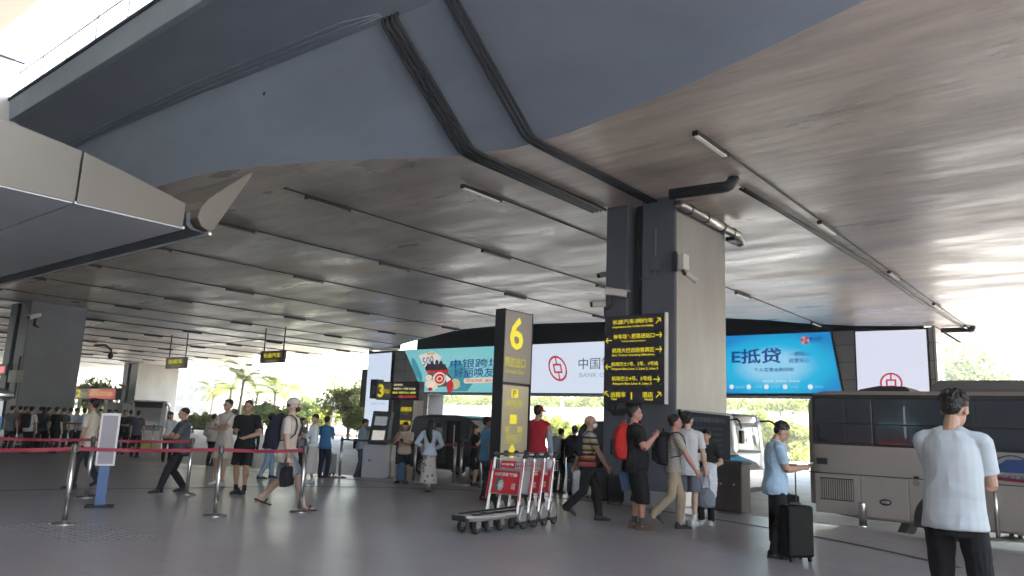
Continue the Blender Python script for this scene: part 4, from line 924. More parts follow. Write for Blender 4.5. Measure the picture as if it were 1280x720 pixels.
# direction board on the main column
yb_ = 13.86; a = ony(756, 394, yb_); c = ony(830.5, 503, yb_)
ds = thing('direction_board', 'dark direction board with six yellow lettered rows and arrows, fixed to the main column', 'direction sign')
x0, x1, z0, z1 = a[0], c[0], ony(790, 504, yb_)[2], ony(790, 393.5, yb_)[2]
b = MB(); b.box(x0, yb_, z0, x1, yb_+.11, z1); b.obj('board', M_signb, ds, bevel=.01)
b = MB(); b.box(x1+.001, yb_-.01, z0-.01, x1+.03, yb_+.11, z1+.01); b.obj('edge_trim', M_white, ds)
def dsx(u): return x0+(x1-x0)*u
def dsz(v): return z1-(z1-z0)*v
def dt(s_, u0, u1, v, h, bold=.012):
    return text(s_, M_yel, ds, ((dsx(u0)+dsx(u1))/2, yb_-.004, dsz(v)), FACE_NY, width=(u1-u0)*(x1-x0), height=h*(z1-z0), bold=bold, depth=.001)
def da(u, v, ang, sz=.085): arrow(ds, (dsx(u), yb_-.006, dsz(v)), sz*(x1-x0)*1.25, ang, M_yel)
dt('长途汽车/网约车', .14, .82, .075, .055); dt('Long-Distance Bus / Online Car-Hailing', .14, .82, .135, .028, 0.02); da(.90, .085, 45)
da(.08, .285, 180); dt('停车场＼铁路进站口', .16, .84, .245, .058); dt('Parking | Railway Entrance', .30, .70, .302, .02, .02); da(.91, .245, 0)
dt('机场大巴自助售票区', .14, .84, .405, .055); dt('Bus Ticket Vending Machine', .14, .84, .462, .028, .02); da(.91, .405, 0)
da(.08, .59, 180); dt('机场巴士1号、2号、3号线', .13, .90, .560, .048); dt('Airport Bus Line 1, Line 2, Line 3', .13, .90, .618, .034, .02)
dt('机场巴士4号、5号线', .14, .80, .725, .052); dt('Airport Bus Line 4, Line 5', .15, .80, .785, .034, .02); da(.88, .735, 0)
da(.06, .90, 135); dt('出租车', .13, .38, .905, .062); dt('Taxi', .13, .23, .955, .025, .02); dt('|', .465, .485, .92, .08); dt('酒店', .65, .82, .905, .062); dt('Hotel', .69, .82, .955, .025, .02); da(.91, .905, 45)
b = MB(); b.cyl((-8.5, 13.9, z0-.02), (-8.5, 13.9, z0-.25), .02, 6)
for k in range(5): b.tube([(-8.85+.1*k, 13.9, z0-.02), (-8.6+.02*k, 13.88, z0-.18-.02*k), (-8.2, 13.9, z0-.10-.03*k), (-7.95, 13.95, z0-.02)], .012, 6)
setp(b.obj('cable_tangle', M_dark), 'loose dark cables hanging under the direction board on the main column', 'cables', kind='stuff')

# pylon 6
py6 = onz(640, 634, 0); Xp = py6[0]+.0
pl6 = thing('gate_pylon', 'tall grey pylon with a big yellow 6 behind the row of trolleys', 'sign pylon')
fy0 = onx(627, 500, Xp)[1]; fy1 = onx(663, 500, Xp)[1]; zt = onx(627, 384, Xp)[2]
xl = ony(614.5, 500, fy0)[0]; 
b = MB(); b.box(xl, fy0, 0, Xp-.03, fy1, zt); b.obj('case', M_dark, pl6, bevel=.01)
zm = onx(645, 480, Xp)[2]
b = MB(); b.box(Xp-.029, fy0+.02, zm+.012, Xp, fy1-.02, zt-.02); b.obj('upper_panel', M_pyl, pl6, bevel=.01)
b = MB(); b.box(Xp-.029, fy0+.03, .25, Xp-.003, fy1-.05, zm-.03); b.obj('lower_panel', mat('pylon_lower', (.30, .26, .20), .4, .2, emit=(.30, .27, .16), estr=.35*EXK), pl6, bevel=.02)
b = MB(); b.box(Xp-.034, fy0, 0, Xp+.004, fy0+.02, zt); b.box(Xp-.034, fy1-.02, 0, Xp+.004, fy1, zt); b.obj('edge_frame', M_dark, pl6)
def p6(s_, px, py, wpx, hpx, m, bold=.0):
    p = onx(px, py, Xp+.004); wd = abs(onx(px+wpx/2, py, Xp)[1]-onx(px-wpx/2, py, Xp)[1]); hg = onx(px, py-hpx/2, Xp)[2]-onx(px, py+hpx/2, Xp)[2]
    return text(s_, m, pl6, (Xp+.006, p[1], p[2]), FACE_PX, width=wd, height=hg, bold=bold, depth=.001)
p6('6', 646, 417, 17, 41, M_yel, .02); p6('到达出口', 644, 453, 26, 13, M_yelp, .02); p6('Arrivals Exit', 643, 464.5, 24, 5, M_yelp, .01)
def sq(px, py, w_, h_): 
    a = onx(px-w_/2, py-h_/2, Xp); c = onx(px+w_/2, py+h_/2, Xp); b = MB(); b.box(Xp-.001, a[1], c[2], Xp+.004, c[1], a[2]); b.obj('pictogram', M_yel, pl6)
sq(643.5, 492, 8, 11); sq(641.5, 524, 8, 12)
p6('停车场', 642.5, 504, 21, 9, M_yelp, .01); p6('Parking', 641, 511, 10, 3, M_yelp)
p6('铁    路', 642, 537, 22, 9, M_yelp, .01); p6('进站口', 641.5, 547, 20, 9, M_yelp, .01); p6('Railway Entrance', 641, 554, 19, 2.6, M_yelp)
p6('P', 643.5, 492, 4, 8, M_signb, .01); c_ = onx(640, 563, Xp+.006); b = MB(); b.add([(Xp+.006, c_[1]-.11, c_[2]-.02), (Xp+.006, c_[1]+.11, c_[2]-.02), (Xp+.006, c_[1], c_[2]+.13)], [(0, 1, 2)]); b.add([(Xp+.006, c_[1]-.05, c_[2]-.16), (Xp+.006, c_[1]+.05, c_[2]-.16), (Xp+.006, c_[1]+.05, c_[2]-.021), (Xp+.006, c_[1]-.05, c_[2]-.021)], [(0, 1, 2, 3)]); b.obj('arrow', M_yel, pl6)

# number 3 pylon with LED board and number 2 board
def led_board(root, x0, x1, z0, z1, y, num, red_all=False):
    b = MB(); b.box(x0, y, z0, x1, y+.3, z1); b.obj('case', M_dark, root, bevel=.01)
    w_ = x1-x0; xm = x0+w_*.36
    b = MB(); b.box(x0+.03, y-.012, z0+.04, xm, y, z1-.04); b.obj('number_panel', mat('led_grey', (.30, .28, .26), .4), root)
    b = MB(); b.box(xm+.03, y-.012, z0+.04, x1-.03, y, z1-.04); b.obj('led_panel', mat('led_red_back', (.06, .01, .01), .4, emit=(.35, .02, .04), estr=EXK) if red_all else M_signb, root)
    text(num, M_yel, root, (x0+w_*.12, y-.016, (z0+z1)/2), FACE_NY, width=w_*.14, height=(z1-z0)*.72, bold=.03, depth=.001)
    text('号出口', M_yel, root, (x0+w_*.26, y-.016, (z0+z1)/2-.02), FACE_NY, width=w_*.16, height=(z1-z0)*.24, depth=.001)
    la = disp('led_amber', (.85, .75, .45)); lr = disp('led_red', (.85, .08, .12)); ly = disp('led_yellow', (.85, .9, .1))
    for k, (s_, m_, u0, u1) in enumerate((('发车时间', la, .42, .62), ('机场巴士 1号线 车公庙', la if not red_all else ly, .42, .92), ('前往 市民中心 候车', ly, .40, .94), ('请排队上车 注意安全', lr, .55, .95))):
        z = z1-(z1-z0)*(.18+.21*k); text(s_, m_, root, (x0+w_*(u0+u1)/2, y-.016, z), FACE_NY, width=w_*(u1-u0), height=(z1-z0)*.13, bold=.01, depth=.001)
y3 = 22.0
g3 = thing('departure_board', 'wide dark LED board marked 3 on a pylon above the ticket machine', 'departure board')
a = ony(462, 475, y3); c = ony(523, 501, y3); led_board(g3, ony(471, 480, y3)[0], c[0], ony(495, 500, y3)[2], ony(495, 477, y3)[2], y3, '3')
b = MB(); xx = ony(471, 480, y3)[0]; b.box(ony(462, 480, y3)[0], y3+.05, ony(466, 498, y3)[2], xx-.01, y3+.4, ony(466, 474, y3)[2]); b.obj('side_case', M_signb, g3)
text('3', mat('sign_grey_text', (.35, .33, .30), .5), g3, (ony(466.5, 487, y3)[0], y3+.045, ony(466, 487, y3)[2]), FACE_NY, width=.13, height=.36, bold=.02, depth=.001)
xp0 = ony(484, 520, y3)[0]; xp1 = ony(493, 520, y3)[0]; xp2 = ony(509, 520, y3)[0]
b = MB(); b.box(xp0, y3+.31, 0-.2, xp1, y3+.9, ony(495, 500, y3)[2]+.5); b.obj('post', mat('post_navy', (.03, .045, .07), .35), g3)
b = MB(); b.box(xp1+.005, y3+.31, -.2, xp2, y3+.9, ony(495, 500, y3)[2]+.3); b.obj('panel', M_pyl, g3)
text('出租车', M_yel, g3, ((xp1+xp2)/2, y3+.30, ony(500, 511, y3)[2]), FACE_NY, width=(xp2-xp1)*.85, height=.2, bold=.02, depth=.001); text('Taxi', M_yelp, g3, ((xp1+xp2)/2, y3+.30, ony(500, 517, y3)[2]), FACE_NY, width=.25, height=.08, depth=.001)
text('网约车', M_yel, g3, ((xp1+xp2)/2, y3+.30, ony(500, 528, y3)[2]), FACE_NY, width=(xp2-xp1)*.85, height=.2, bold=.02, depth=.001); text('Car-Hailing', M_yelp, g3, ((xp1+xp2)/2, y3+.30, ony(500, 534, y3)[2]), FACE_NY, width=.3, height=.07, depth=.001)
y2 = 17.5
g2 = thing('departure_board', 'red LED board marked 2 behind the man in the cream polo at left', 'departure board')
led_board(g2, ony(93, 490, y2)[0], ony(145, 490, y2)[0], ony(118, 499, y2)[2], ony(118, 485, y2)[2], y2, '2', True)
for q in (95, 128):
    b = MB(); xx = ony(q, 500, y2)[0]; b.box(xx, y2+.1, -.8, xx+.12, y2+.25, ony(118, 499, y2)[2]); b.obj('post', M_white, g2)
for q, w_ in ((116, 10), (122, 12)): pass
b = MB(); b.box(ony(98, 510, y2)[0], y2+.5, -.6, ony(140, 510, y2)[0], y2+.9, ony(118, 502, y2)[2]); b.obj('ticket_booth', mat('booth_grey', (.25, .25, .25), .5), g2, bevel=.03)
for q, r_ in ((118, 510), (122, 519)): text('售票处', M_yel, g2, (ony(q, r_, y2)[0], y2+.49, ony(q, r_, y2)[2]), FACE_NY, width=.55, height=.22, bold=.03, depth=.001)
# red led sign + cctv box at far left edge
er = thing('departure_board', 'small red LED sign with grey control box at the left edge of the photo', 'departure board')
ye = 12.3; a = ony(0, 462, ye); b = MB(); b.box(a[0]-2, ye, ony(0, 469, ye)[2], ony(8, 462, ye)[0], ye+.25, ony(0, 455, ye)[2]); b.obj('case', M_dark, er)
b = MB(); b.box(a[0]-1.9, ye-.01, ony(0, 466, ye)[2], ony(6, 462, ye)[0], ye, ony(0, 458, ye)[2]); b.obj('led_panel', disp('led_red_sign', (.7, .04, .06)), er)
b = MB(); b.box(ony(9, 476, ye)[0], ye, ony(9, 478, ye)[2], ony(20, 470, ye)[0], ye+.3, ony(9, 463, ye)[2]); b.obj('control_box', mat('booth_grey', (.25, .25, .25), .5), er, bevel=.02)
b = MB(); b.cyl((ony(11, 480, ye)[0], ye+.3, ony(11, 498, ye)[2]), (ony(11, 480, ye)[0], ye+.3, ony(11, 445, ye)[2]), .05, 8); b.obj('bracket', M_dark, er)

# hanging signs
def hang_sign(px0, px1, ptop, pbot, prod, yy, lines, lab):
    t = thing('hanging_sign', lab, 'hanging sign')
    a = ony(px0, ptop, yy); c = ony(px1, pbot, yy); zt = ony((px0+px1)/2, ptop, yy)[2]; zb = ony((px0+px1)/2, pbot, yy)[2]
    b = MB(); b.box(a[0], yy, zb, c[0], yy+.15, zt); b.obj('panel', M_signb, t, bevel=.01)
    for u in (.1, .92):
        x = a[0]+(c[0]-a[0])*u; b = MB(); b.cyl((x, yy+.07, zt-.01), (x, yy+.07, H+.1), .035, 6); b.obj('rod', M_dark, t)
    w_ = c[0]-a[0]
    text(lines[0], M_yel, t, ((a[0]+c[0])/2, yy-.004, zb+(zt-zb)*.62), FACE_NY, width=w_*.72, height=(zt-zb)*.42, bold=.02, depth=.001)
    text(lines[1], M_yelp, t, ((a[0]+c[0])/2, yy-.004, zb+(zt-zb)*.18), FACE_NY, width=w_*.5, height=(zt-zb)*.16, depth=.001)
hang_sign(208, 231, 446.5, 460.5, 432, 24.5, ('出租车', 'TAXI'), 'dark hanging sign with three yellow characters above TAXI, left of the pair')
hang_sign(326, 354, 438.5, 453.5, 424, 24.5, ('长途汽车', 'LONG-DISTANCE BUS'), 'dark hanging sign with four yellow characters, right of the pair')
b = MB(); pts = [tuple(ony(x_, y_, 24.7)) for x_, y_ in ((208, 436), (240, 430), (290, 428), (326, 424), (354, 427), (400, 430))]; b.tube(pts, .02, 6); setp(b.obj('sign_cable', M_dark), 'thin cable strung between the two hanging signs', 'cable')

# queue barrier posts with belts
M_belt = mat('belt_red', (.24, .018, .035), .6, 0, .1, 60, .1, 8)
def post_mesh():
    b = MB(); b.smooth = True
    b.tube([(0, 0, .0), (0, 0, .012), (0, 0, .03), (0, 0, .045)], [.17, .17, .12, .05], 24); base = b.mesh('base')
    b = MB(); b.smooth = True; b.tube([(0, 0, .03), (0, 0, .93)], .032, 16); pole = b.mesh('pole')
    b = MB(); b.cyl((0, 0, .90), (0, 0, 1.0), .038, 16); b.cyl((0, 0, 1.0), (0, 0, 1.012), .03, 16); b.cbox((0, 0, .955), (.09, .02, .07)); head = b.mesh('belt_head')
    for m_ in (base, pole): m_.materials.append(M_steel)
    head.materials.append(mat('head_dark', (.10, .10, .10), .35, .6)); return base, pole, head
PB, PP, PH = post_mesh()
def bpost(px, py, lab, z=0, group='queue barrier posts', gz=None):
    p = onz(px, py, z); t = thing('barrier_post', lab, 'barrier post', tuple(p), random.uniform(0, 6), group)
    share('base', PB, t); share('pole', PP, t); share('belt_head', PH, t); return t
def belt(a, c, m=M_belt, sag=.02, za=.955, h=.048, lab=None):
    """belt pulled from post a to point or post c; a child of the post that holds its reel"""
    A = Vector(a.location); Cc = Vector(c.location) if hasattr(c, 'location') else Vector(c); n = 10; vs = []
    inv = Matrix.Rotation(-a.rotation_euler.z, 4, 'Z')
    for i in range(n+1):
        t = i/n; p = A.lerp(Cc, t); z = A.z*(1-t)+Cc.z*t+za-sag*4*t*(1-t); tw = .012*math.sin(t*9)
        q0 = inv@(Vector((p.x+tw, p.y, z-h/2))-A); q1 = inv@(Vector((p.x-tw, p.y, z+h/2))-A); vs += [tuple(q0), tuple(q1)]
    b = MB(); b.add(vs, [(2*i, 2*i+2, 2*i+3, 2*i+1) for i in range(n)]); return b.obj('belt', m, a)
A0 = bpost(-95, 668, 'steel barrier post just outside the left edge of the photo')
A1 = bpost(80, 655, 'steel barrier post in the foreground at far left with belts on both sides')
A2 = bpost(268, 645, 'steel barrier post in front of the man in the black tee')
A3 = bpost(375, 640, 'steel barrier post beside the black briefcase, at the right end of front belt')
D0 = bpost(-40, 624, 'second-row barrier post beyond the left edge'); D1 = bpost(107, 622, 'second-row barrier post between the man in cream polo and the blue sign stand'); D2 = bpost(233, 618, 'second-row barrier post by the feet of the man in the grey polo')
belt(A1, A0); belt(A2, A1); belt(A3, A2); belt(D1, D0); belt(D2, D1)
K1 = bpost(424, 597, 'thin barrier post left of the man at the ticket machine'); K2 = bpost(487, 599, 'barrier post in front of the ticket machine'); K2b = bpost(517, 603, 'barrier post by the man in the beige tee'); K3 = bpost(567, 606, 'left one of the close pair of posts before the minivan'); K4 = bpost(575, 607, 'right one of the close pair of posts before the minivan'); K5 = bpost(600, 613, 'barrier post half hidden by the blue shirt man')
belt(K2, K1, mat('belt_dark', (.06, .05, .05), .6)); belt(K2b, K2); belt(K3, K2b); belt(K4, K5)
R1 = bpost(1248, 676, 'left one of the posts behind the right arm of the near man'); R2 = bpost(1265, 674, 'middle post of the right-hand barrier by the bus'); R3 = bpost(1276, 677, 'post at the right photo edge by the bus'); R4 = bpost(1420, 700, 'post beyond the right photo edge')
belt(R1, R4); belt(R2, R3, mat('belt_dark', (.06, .05, .05), .6))
F1 = bpost(188, 569, 'far post in front of the white coach'); F2 = bpost(300, 577, 'far post between the queue and the road'); F3 = bpost(60, 565, 'far post among the crowd at left')
belt(F2, F1, mat('belt_dark', (.06, .05, .05), .6)); belt(F1, F3)

# bollards and bins
def bollard(px, py, h, r, lab):
    p = onz(px, py, 0); t = thing('bollard', lab, 'bollard', tuple(p), 0, 'steel bollards along the kerb')
    b = MB(); b.smooth = True; b.tube([(0, 0, 0), (0, 0, h-.03), (0, 0, h-.005), (0, 0, h)], [r, r, r*.95, r*.8], 20); b.obj('tube', M_steel, t, smooth=True)
    b = MB(); b.tube([(0, 0, 0), (0, 0, .015)], [r*1.35, r*1.3], 20); b.obj('collar', M_steel, t)
bollard(1079, 658, .40, .065, 'short steel bollard in front of the bus'); bollard(584, 606, .42, .06, 'short steel bollard before the minivan'); bollard(900, 639, .5, .08, 'steel bollard against the left side of the litter bin'); 
p = onz(916, 641, 0)
bn = thing('litter_bin', 'dark brown two-slot litter bin right of the main column', 'litter bin', tuple(p), 0)
M_bin = mat('bin_brown', (.035, .026, .023), .55, .0, .05, 12, .2, 3)
b = MB(); b.box(-.27, -.22, .03, .27, .22, .92); b.obj('body', M_bin, bn, bevel=.015)
b = MB(); b.box(-.30, -.25, .92, .30, .25, .97); b.obj('lid', M_bin, bn, bevel=.01)
for s_ in (-1, 1):
    b = MB(); b.box(s_*.13-.1, -.232, .66, s_*.13+.1, -.2205, .82); b.obj('slot', M_dark, bn); b = MB(); b.box(s_*.13-.12, -.235, .06, s_*.13+.12, -.2205, .60); b.obj('door', M_bin, bn, bevel=.008)
    b = MB(); b.cyl((s_*.13, -.25, .54), (s_*.13, -.235, .54), .02, 8); b.obj('lock', M_steel, bn)
# navy notice board on the column side
nb = thing('notice_board', 'navy notice panel with faint lettering covering the lower side of the main column', 'notice board')
ya, yc = 14.03, 16.45; zt0 = onx(852, 514, -7.08)[2]; zt1 = onx(904, 525, -7.08)[2]
b = MB(); b.prism([(ya, .3), (yc, .3), (yc, zt0-.02), (ya, zt0)], 'x', -7.10, -7.04); b.obj('panel', mat('notice_navy', (.005, .010, .024), .8, spec=.05), nb, bevel=.01)
b = MB(); b.box(-7.10, ya-.02, zt0+.0, -7.03, yc, zt0+.035); b.obj('frame', M_dark, nb)
text('深圳机场地面交通中心', mat('notice_text', (.03, .05, .08), .7), nb, (-7.036, (ya+yc)/2, zt0-.14), FACE_PX, width=1.9, height=.11, depth=.001)
for k in range(7): text('旅客须知 机场巴士乘车指引 请排队候车' if k % 2 else '线路 首班 末班 票价 途经站点', mat('notice_text_dim', (.015, .025, .04), .7), nb, (-7.036, (ya+yc)/2-.1, zt0-.32-.12*k), FACE_PX, width=1.8, height=.05, depth=.001)

# stand sign (grey board on blue post) at left
p = onz(124, 634, 0); st = thing('sign_stand', 'grey-faced sign board on a blue post standing by the front belt at left', 'sign stand', tuple(p), hd(155))
b = MB(); b.box(-.20, -.14, 0, .20, .14, .03); b.obj('base', M_dark, st, bevel=.01)
b = MB(); b.box(-.075, -.03, .03, .075, .03, .66); b.obj('post', mat('post_blue', (.05, .11, .24), .4), st, bevel=.01)
b = MB(); b.box(-.135, -.05, .62, .135, .05, 1.42); b.obj('board', mat('stand_white', (.62, .60, .58), .5), st, bevel=.008)
b = MB(); b.box(-.105, .0505, .65, .105, .056, 1.38); b.obj('face', mat('stand_grey', (.27, .24, .26), .4), st)
# pedestal with oval steel top at the left edge
p = onz(-32, 640, 0); ps = thing('sanitizer_pedestal', 'blue pedestal with an oval polished steel top cut by the left photo edge', 'pedestal', tuple(p), hd(180))
b = MB(); b.box(-.2, -.15, 0, .2, .15, .03); b.obj('base', M_dark, ps); b = MB(); b.box(-.16, -.05, .03, .16, .05, 1.32); b.obj('post', mat('post_blue2', (.10, .22, .42), .4), ps, bevel=.02)
b = MB(); b.ell((0, 0, 1.62), (.27, .2, .10), 24, 12); b.obj('top', M_steel, ps, smooth=True); b = MB(); b.box(-.14, -.04, 1.32, .14, .04, 1.54); b.obj('neck', M_white, ps)

# ticket machines
def kiosk():
    p = onz(472, 597, 0); t = thing('ticket_machine', 'white ticket machine with tilted twin-screen head and a man using it', 'ticket machine', tuple(p), hd(200))
    mw = mat('kiosk_white', (.55, .57, .60), .35, 0)
    b = MB(); b.box(-.36, -.24, 0, .36, .24, .84); b.obj('cabinet', mw, t, bevel=.02)
    b = MB(); b.prism([(.26, .84), (.10, .84), (-.06, 1.66), (.08, 1.70)], 'x', -.33, .22); b.obj('head', mat('kiosk_dark', (.06, .07, .08), .35), t, bevel=.015)
    M_ = lambda v: (.262-(v-.84)*(.18/.86)+.004)
    for nm, za, zb, mm_ in (('screen', .93, 1.20, disp('kiosk_screen', (.55, .52, .48))), ('screen', 1.33, 1.56, disp('kiosk_screen_dim', (.22, .24, .26)))):
        b = MB(); b.add([(-.24, M_(za)+.004, za), (.12, M_(za)+.004, za), (.12, M_(zb)+.004, zb), (-.24, M_(zb)+.004, zb)], [(0, 1, 2, 3)]); b.obj(nm, mm_, t)
    for k, (xa, xb) in enumerate(((-.33, -.01), (.01, .33))): b = MB(); b.box(xa, .241, .05, xb, .255, .78); b.obj('door', mw, t, bevel=.006)
    b = MB(); b.box(.10, .256, .42, .16, .262, .46); b.obj('slot', M_dark, t)
    b = MB(); b.prism([(.2, .84), (-.22, .84), (-.22, 1.12), (-.05, 1.20)], 'x', .24, .36); b.obj('side_cover', mw, t, bevel=.01)
kiosk()
p = onz(383, 562, -.2)
# suitcases
def suitcase(px, py, z, w_, d_, h, m, lab, rz=0., handle=.0, cat='suitcase', name='suitcase', ribs=True):
    p = onz(px, py, z); t = thing(name, lab, cat, tuple(p), rz)
    b = MB(); b.box(-w_/2, -d_/2, .05, w_/2, d_/2, h); b.obj('shell', m, t, bevel=.035)
    for sx in (-1, 1):
        for sy in (-1, 1):
            b = MB(); b.cyl((sx*(w_/2-.05)-.012, sy*(d_/2-.04), .028), (sx*(w_/2-.05)+.012, sy*(d_/2-.04), .028), .028, 10); b.obj('wheel', M_tyre, t)
    if ribs:
        for k in range(4): b = MB(); x = -w_/2+w_*(k+.8)/4.6; b.box(x-.01, -d_/2-.006, .12, x+.01, -d_/2+.01, h-.07); b.obj('rib', m, t)
    b = MB(); b.box(-.08, -.02, h, .08, .02, h+.025); b.obj('carry_handle', M_dark, t, bevel=.006)
    if handle:
        b = MB()
        for sx in (-.08, .08): b.cyl((sx, -d_/2+.05, h-.02), (sx, -d_/2+.05, h+handle), .009, 8)
        b.obj('pull_rods', M_dark, t); b = MB(); b.box(-.10, -d_/2+.03, h+handle, .10, -d_/2+.07, h+handle+.035); b.obj('pull_handle', M_dark, t, bevel=.008)
    return t
M_case = mat('case_black', (.006, .006, .007), .5, 0, .1, 40, spec=.15)
M_cloth_b = mat('case_fabric', (.012, .012, .013), .9, 0, .3, 80, spec=.15)
big = suitcase(995, 701, 0, .36, .26, .66, M_case, 'ribbed black suitcase with its pull handle up, right of the man in light blue', hd(165), .45)
b = MB(); b.box(-.11, -.20, .22, .13, -.135, .46); o = b.obj('front_pocket', M_cloth_b, big, bevel=.02); b = MB(); b.box(-.10, -.206, .44, .12, -.19, .47); b.obj('pocket_trim', mat('trim_white', (.6, .6, .6), .4), big)
b = MB(); b.box(-.02, -.142, .50, .02, -.13, .56); b.obj('luggage_tag', mat('trim_white', (.6, .6, .6), .4), big)
suitcase(981, 684, 0, .36, .24, .70, M_cloth_b, 'taller black fabric suitcase between the man in light blue and his ribbed suitcase', hd(170), 0, ribs=False)
suitcase(752, 629, 0, .40, .26, .66, M_case, 'black suitcase standing between the masked man and the main column', hd(175), 0)
suitcase(769, 630, 0, .34, .26, .56, M_cloth_b, 'second black suitcase, behind the hand of the man in black', hd(185), 0, ribs=False)
suitcase(411, 594, 0, .34, .24, .55, mat('case_grey', (.33, .35, .36), .4, 0, coat=.3), 'pale grey suitcase behind the man in the blue polo', hd(100), 0)
suitcase(726, 622, 0, .38, .25, .58, mat('case_white', (.6, .6, .6), .4, 0, coat=.3), 'white suitcase just left of the masked man knees', hd(180), 0)
suitcase(41, 565, -.0, .5, .3, .42, M_cloth_b, 'black bag on the ground in the crowd at far left', hd(180), 0, ribs=False, cat='bag', name='travel_bag')
suitcase(501, 604, 0, .22, .2, .5, mat('case_blue', (.05, .12, .25), .5), 'dark blue upright bag behind the legs of the man in beige tee', hd(180), 0, ribs=False, cat='bag', name='travel_bag')

# luggage trolleys
def trolley_proto():
    al = mat('trolley_alu', (.50, .49, .48), .35, .85, .05, 20); blk = mat('trolley_black', (.02, .02, .022), .6); rd = mat('advert_red', (.50, .02, .03), .5); wt = mat('advert_white', (.72, .70, .68), .5)
    t = thing('luggage_trolley', 'aluminium luggage trolley, first of the nested row, its red tyre advert fully visible', 'luggage trolley', (0, 0, 0), 0, 'nested luggage trolleys')
    for sx in (-1, 1):
        b = MB(); b.tube([(sx*.27, .02, .22), (sx*.26, -.14, 1.0)], .022, 4, ell=(1.1, .7)); b.obj('upright', al, t)
        b = MB(); b.tube([(sx*.26, .03, .20), (sx*.17, .85, .19), (sx*.12, .98, .20)], .022, 6); b.obj('side_rail', al, t)
        b = MB(); b.prism([(-.17, .11), (.0, .11), (.015, .18), (-.05, .33), (-.11, .35), (-.18, .22)], 'x', sx*.285-.028, sx*.285+.028); b.obj('foot_cover', al, t, bevel=.012)
        b = MB(); b.prism([(-.20, .07), (.03, .07), (.03, .108), (-.20, .108)], 'x', sx*.285-.034, sx*.285+.034); b.obj('bumper', blk, t, bevel=.01)
        wheel(t, (sx*.285, -.14, .085), .085, .04, 'x'); wheel(t, (sx*.13, .80, .085), .085, .045, 'x')
        b = MB(); b.prism([(.76, .08), (.85, .08), (.86, .20), (.76, .20)], 'x', sx*.13-.04, sx*.13-.03); b.obj('caster_fork', al, t)
        b = MB(); b.tube([(sx*.26, -.14, 1.0), (sx*.26, -.17, 1.04)], .03, 10); b.obj('end_grip', blk, t)
        b = MB(); b.ell((sx*.28, -.17, 1.05), (.045, .05, .045), 12, 8); b.obj('knob', blk, t, smooth=True)
    b = MB(); b.rings([[(-w_, y_, z_), (w_, y_, z_), (w_, y_, z_+.035), (-w_, y_, z_+.035)] for y_, w_, z_ in ((.0, .25, .215), (.55, .22, .205), (.98, .17, .215), (1.03, .12, .225))]); b.obj('platform', mat('trolley_platform', (.42, .41, .40), .45, .3, .1, 30), t, bevel=.006)
    for k, x in enumerate((-.12, .12)):
        b = MB(); b.box(x-.03, .10, .243 if k < 2 else .24, x+.03, .86, .262); b.obj('rubber_strip', blk, t, bevel=.004)
    b = MB(); b.box(-.12, .97, .18, .12, 1.06, .255); b.obj('nose_bumper', blk, t, bevel=.02)
    b = MB(); b.tube([(-.26, -.17, 1.05), (.26, -.17, 1.05)], .017, 8); b.obj('handle', al, t, smooth=True)
    b = MB(); b.box(-.255, -.045, .47, .255, -.025, .51); b.obj('crossbar', al, t); b = MB(); b.box(-.255, -.105, .80, .255, -.08, .835); b.obj('crossbar', al, t)
    # basket
    b = MB()
    for k in range(13): x = -.24+.04*k; b.box(x-.003, -.13, .82, x+.003, -.124, .98); b.box(x-.003, -.30, .80, x+.003, -.124, .806); b.box(x-.003, -.30, .80, x+.003, -.294, .95)
    b.box(-.25, -.30, .95, .25, -.29, .96); b.box(-.25, -.135, .975, .25, -.125, .985); b.obj('wire_basket', mat('basket_white', (.6, .6, .6), .4, .3), t)
    M_ = Matrix.Rotation(math.atan2(.12, .78), 3, 'X'); th = math.atan2(.16, .78)
    pn = MB(); pn.box(-.235, -.006, -.17, .235, .004, .17); pn = pn.obj('advert_panel', rd, t, loc=(0, -.052, .655)); pn.rotation_euler = (th, 0, 0)
    def pt(s_, x, z, w_, h, m, bold=.02): text(s_, m, pn, (x, .0065, z), (R(90), 0, R(180)), width=w_, height=h, bold=bold, depth=.0005)
    pt('CST正新轮胎', 0, .105, .40, .05, wt, .03)
    rg = MB(); n = 24
    for r0, r1, y_ in ((.0, .115, .0065),):
        rg.add([(.10+.085*math.cos(2*math.pi*i/n), y_, -.04+.105*math.sin(2*math.pi*i/n)) for i in range(n)], [tuple(range(n))])
    rg.obj('print', mat('print_tyre', (.10, .10, .10), .6), pn); rg = MB()
    rg.add([(.075+.050*math.cos(2*math.pi*i/n), .0072, -.055+.075*math.sin(2*math.pi*i/n)) for i in range(n)], [tuple(range(n))]); rg.obj('print', mat('print_hub', (.6, .6, .6), .4), pn); rg = MB()
    for k in range(7):
        a0 = k*2*math.pi/7; c0 = (.075, -.055); rg.add([(c0[0]+.018*math.cos(a0), .0078, c0[1]+.026*math.sin(a0)), (c0[0]+.044*math.cos(a0+.2), .0078, c0[1]+.066*math.sin(a0+.2)), (c0[0]+.044*math.cos(a0+.6), .0078, c0[1]+.066*math.sin(a0+.6))], [(0, 1, 2)])
    rg.obj('print', mat('print_tyre', (.10, .10, .10), .6), pn); rg = MB()
    for k in range(16):
        a0 = R(100)+k*R(12); rg.add([(.10+.083*math.cos(a0), .0076, -.04+.103*math.sin(a0)), (.10+.064*math.cos(a0+.05), .0076, -.04+.082*math.sin(a0+.05)), (.10+.064*math.cos(a0+.12), .0076, -.04+.082*math.sin(a0+.12)), (.10+.083*math.cos(a0+.07), .0076, -.04+.103*math.sin(a0+.07))], [(0, 1, 2, 3)])
    rg.obj('print', mat('print_tread', (.35, .35, .35), .5), pn)
    pt('正新\n轮胎', -.15, -.06, .07, .09, wt, .01)
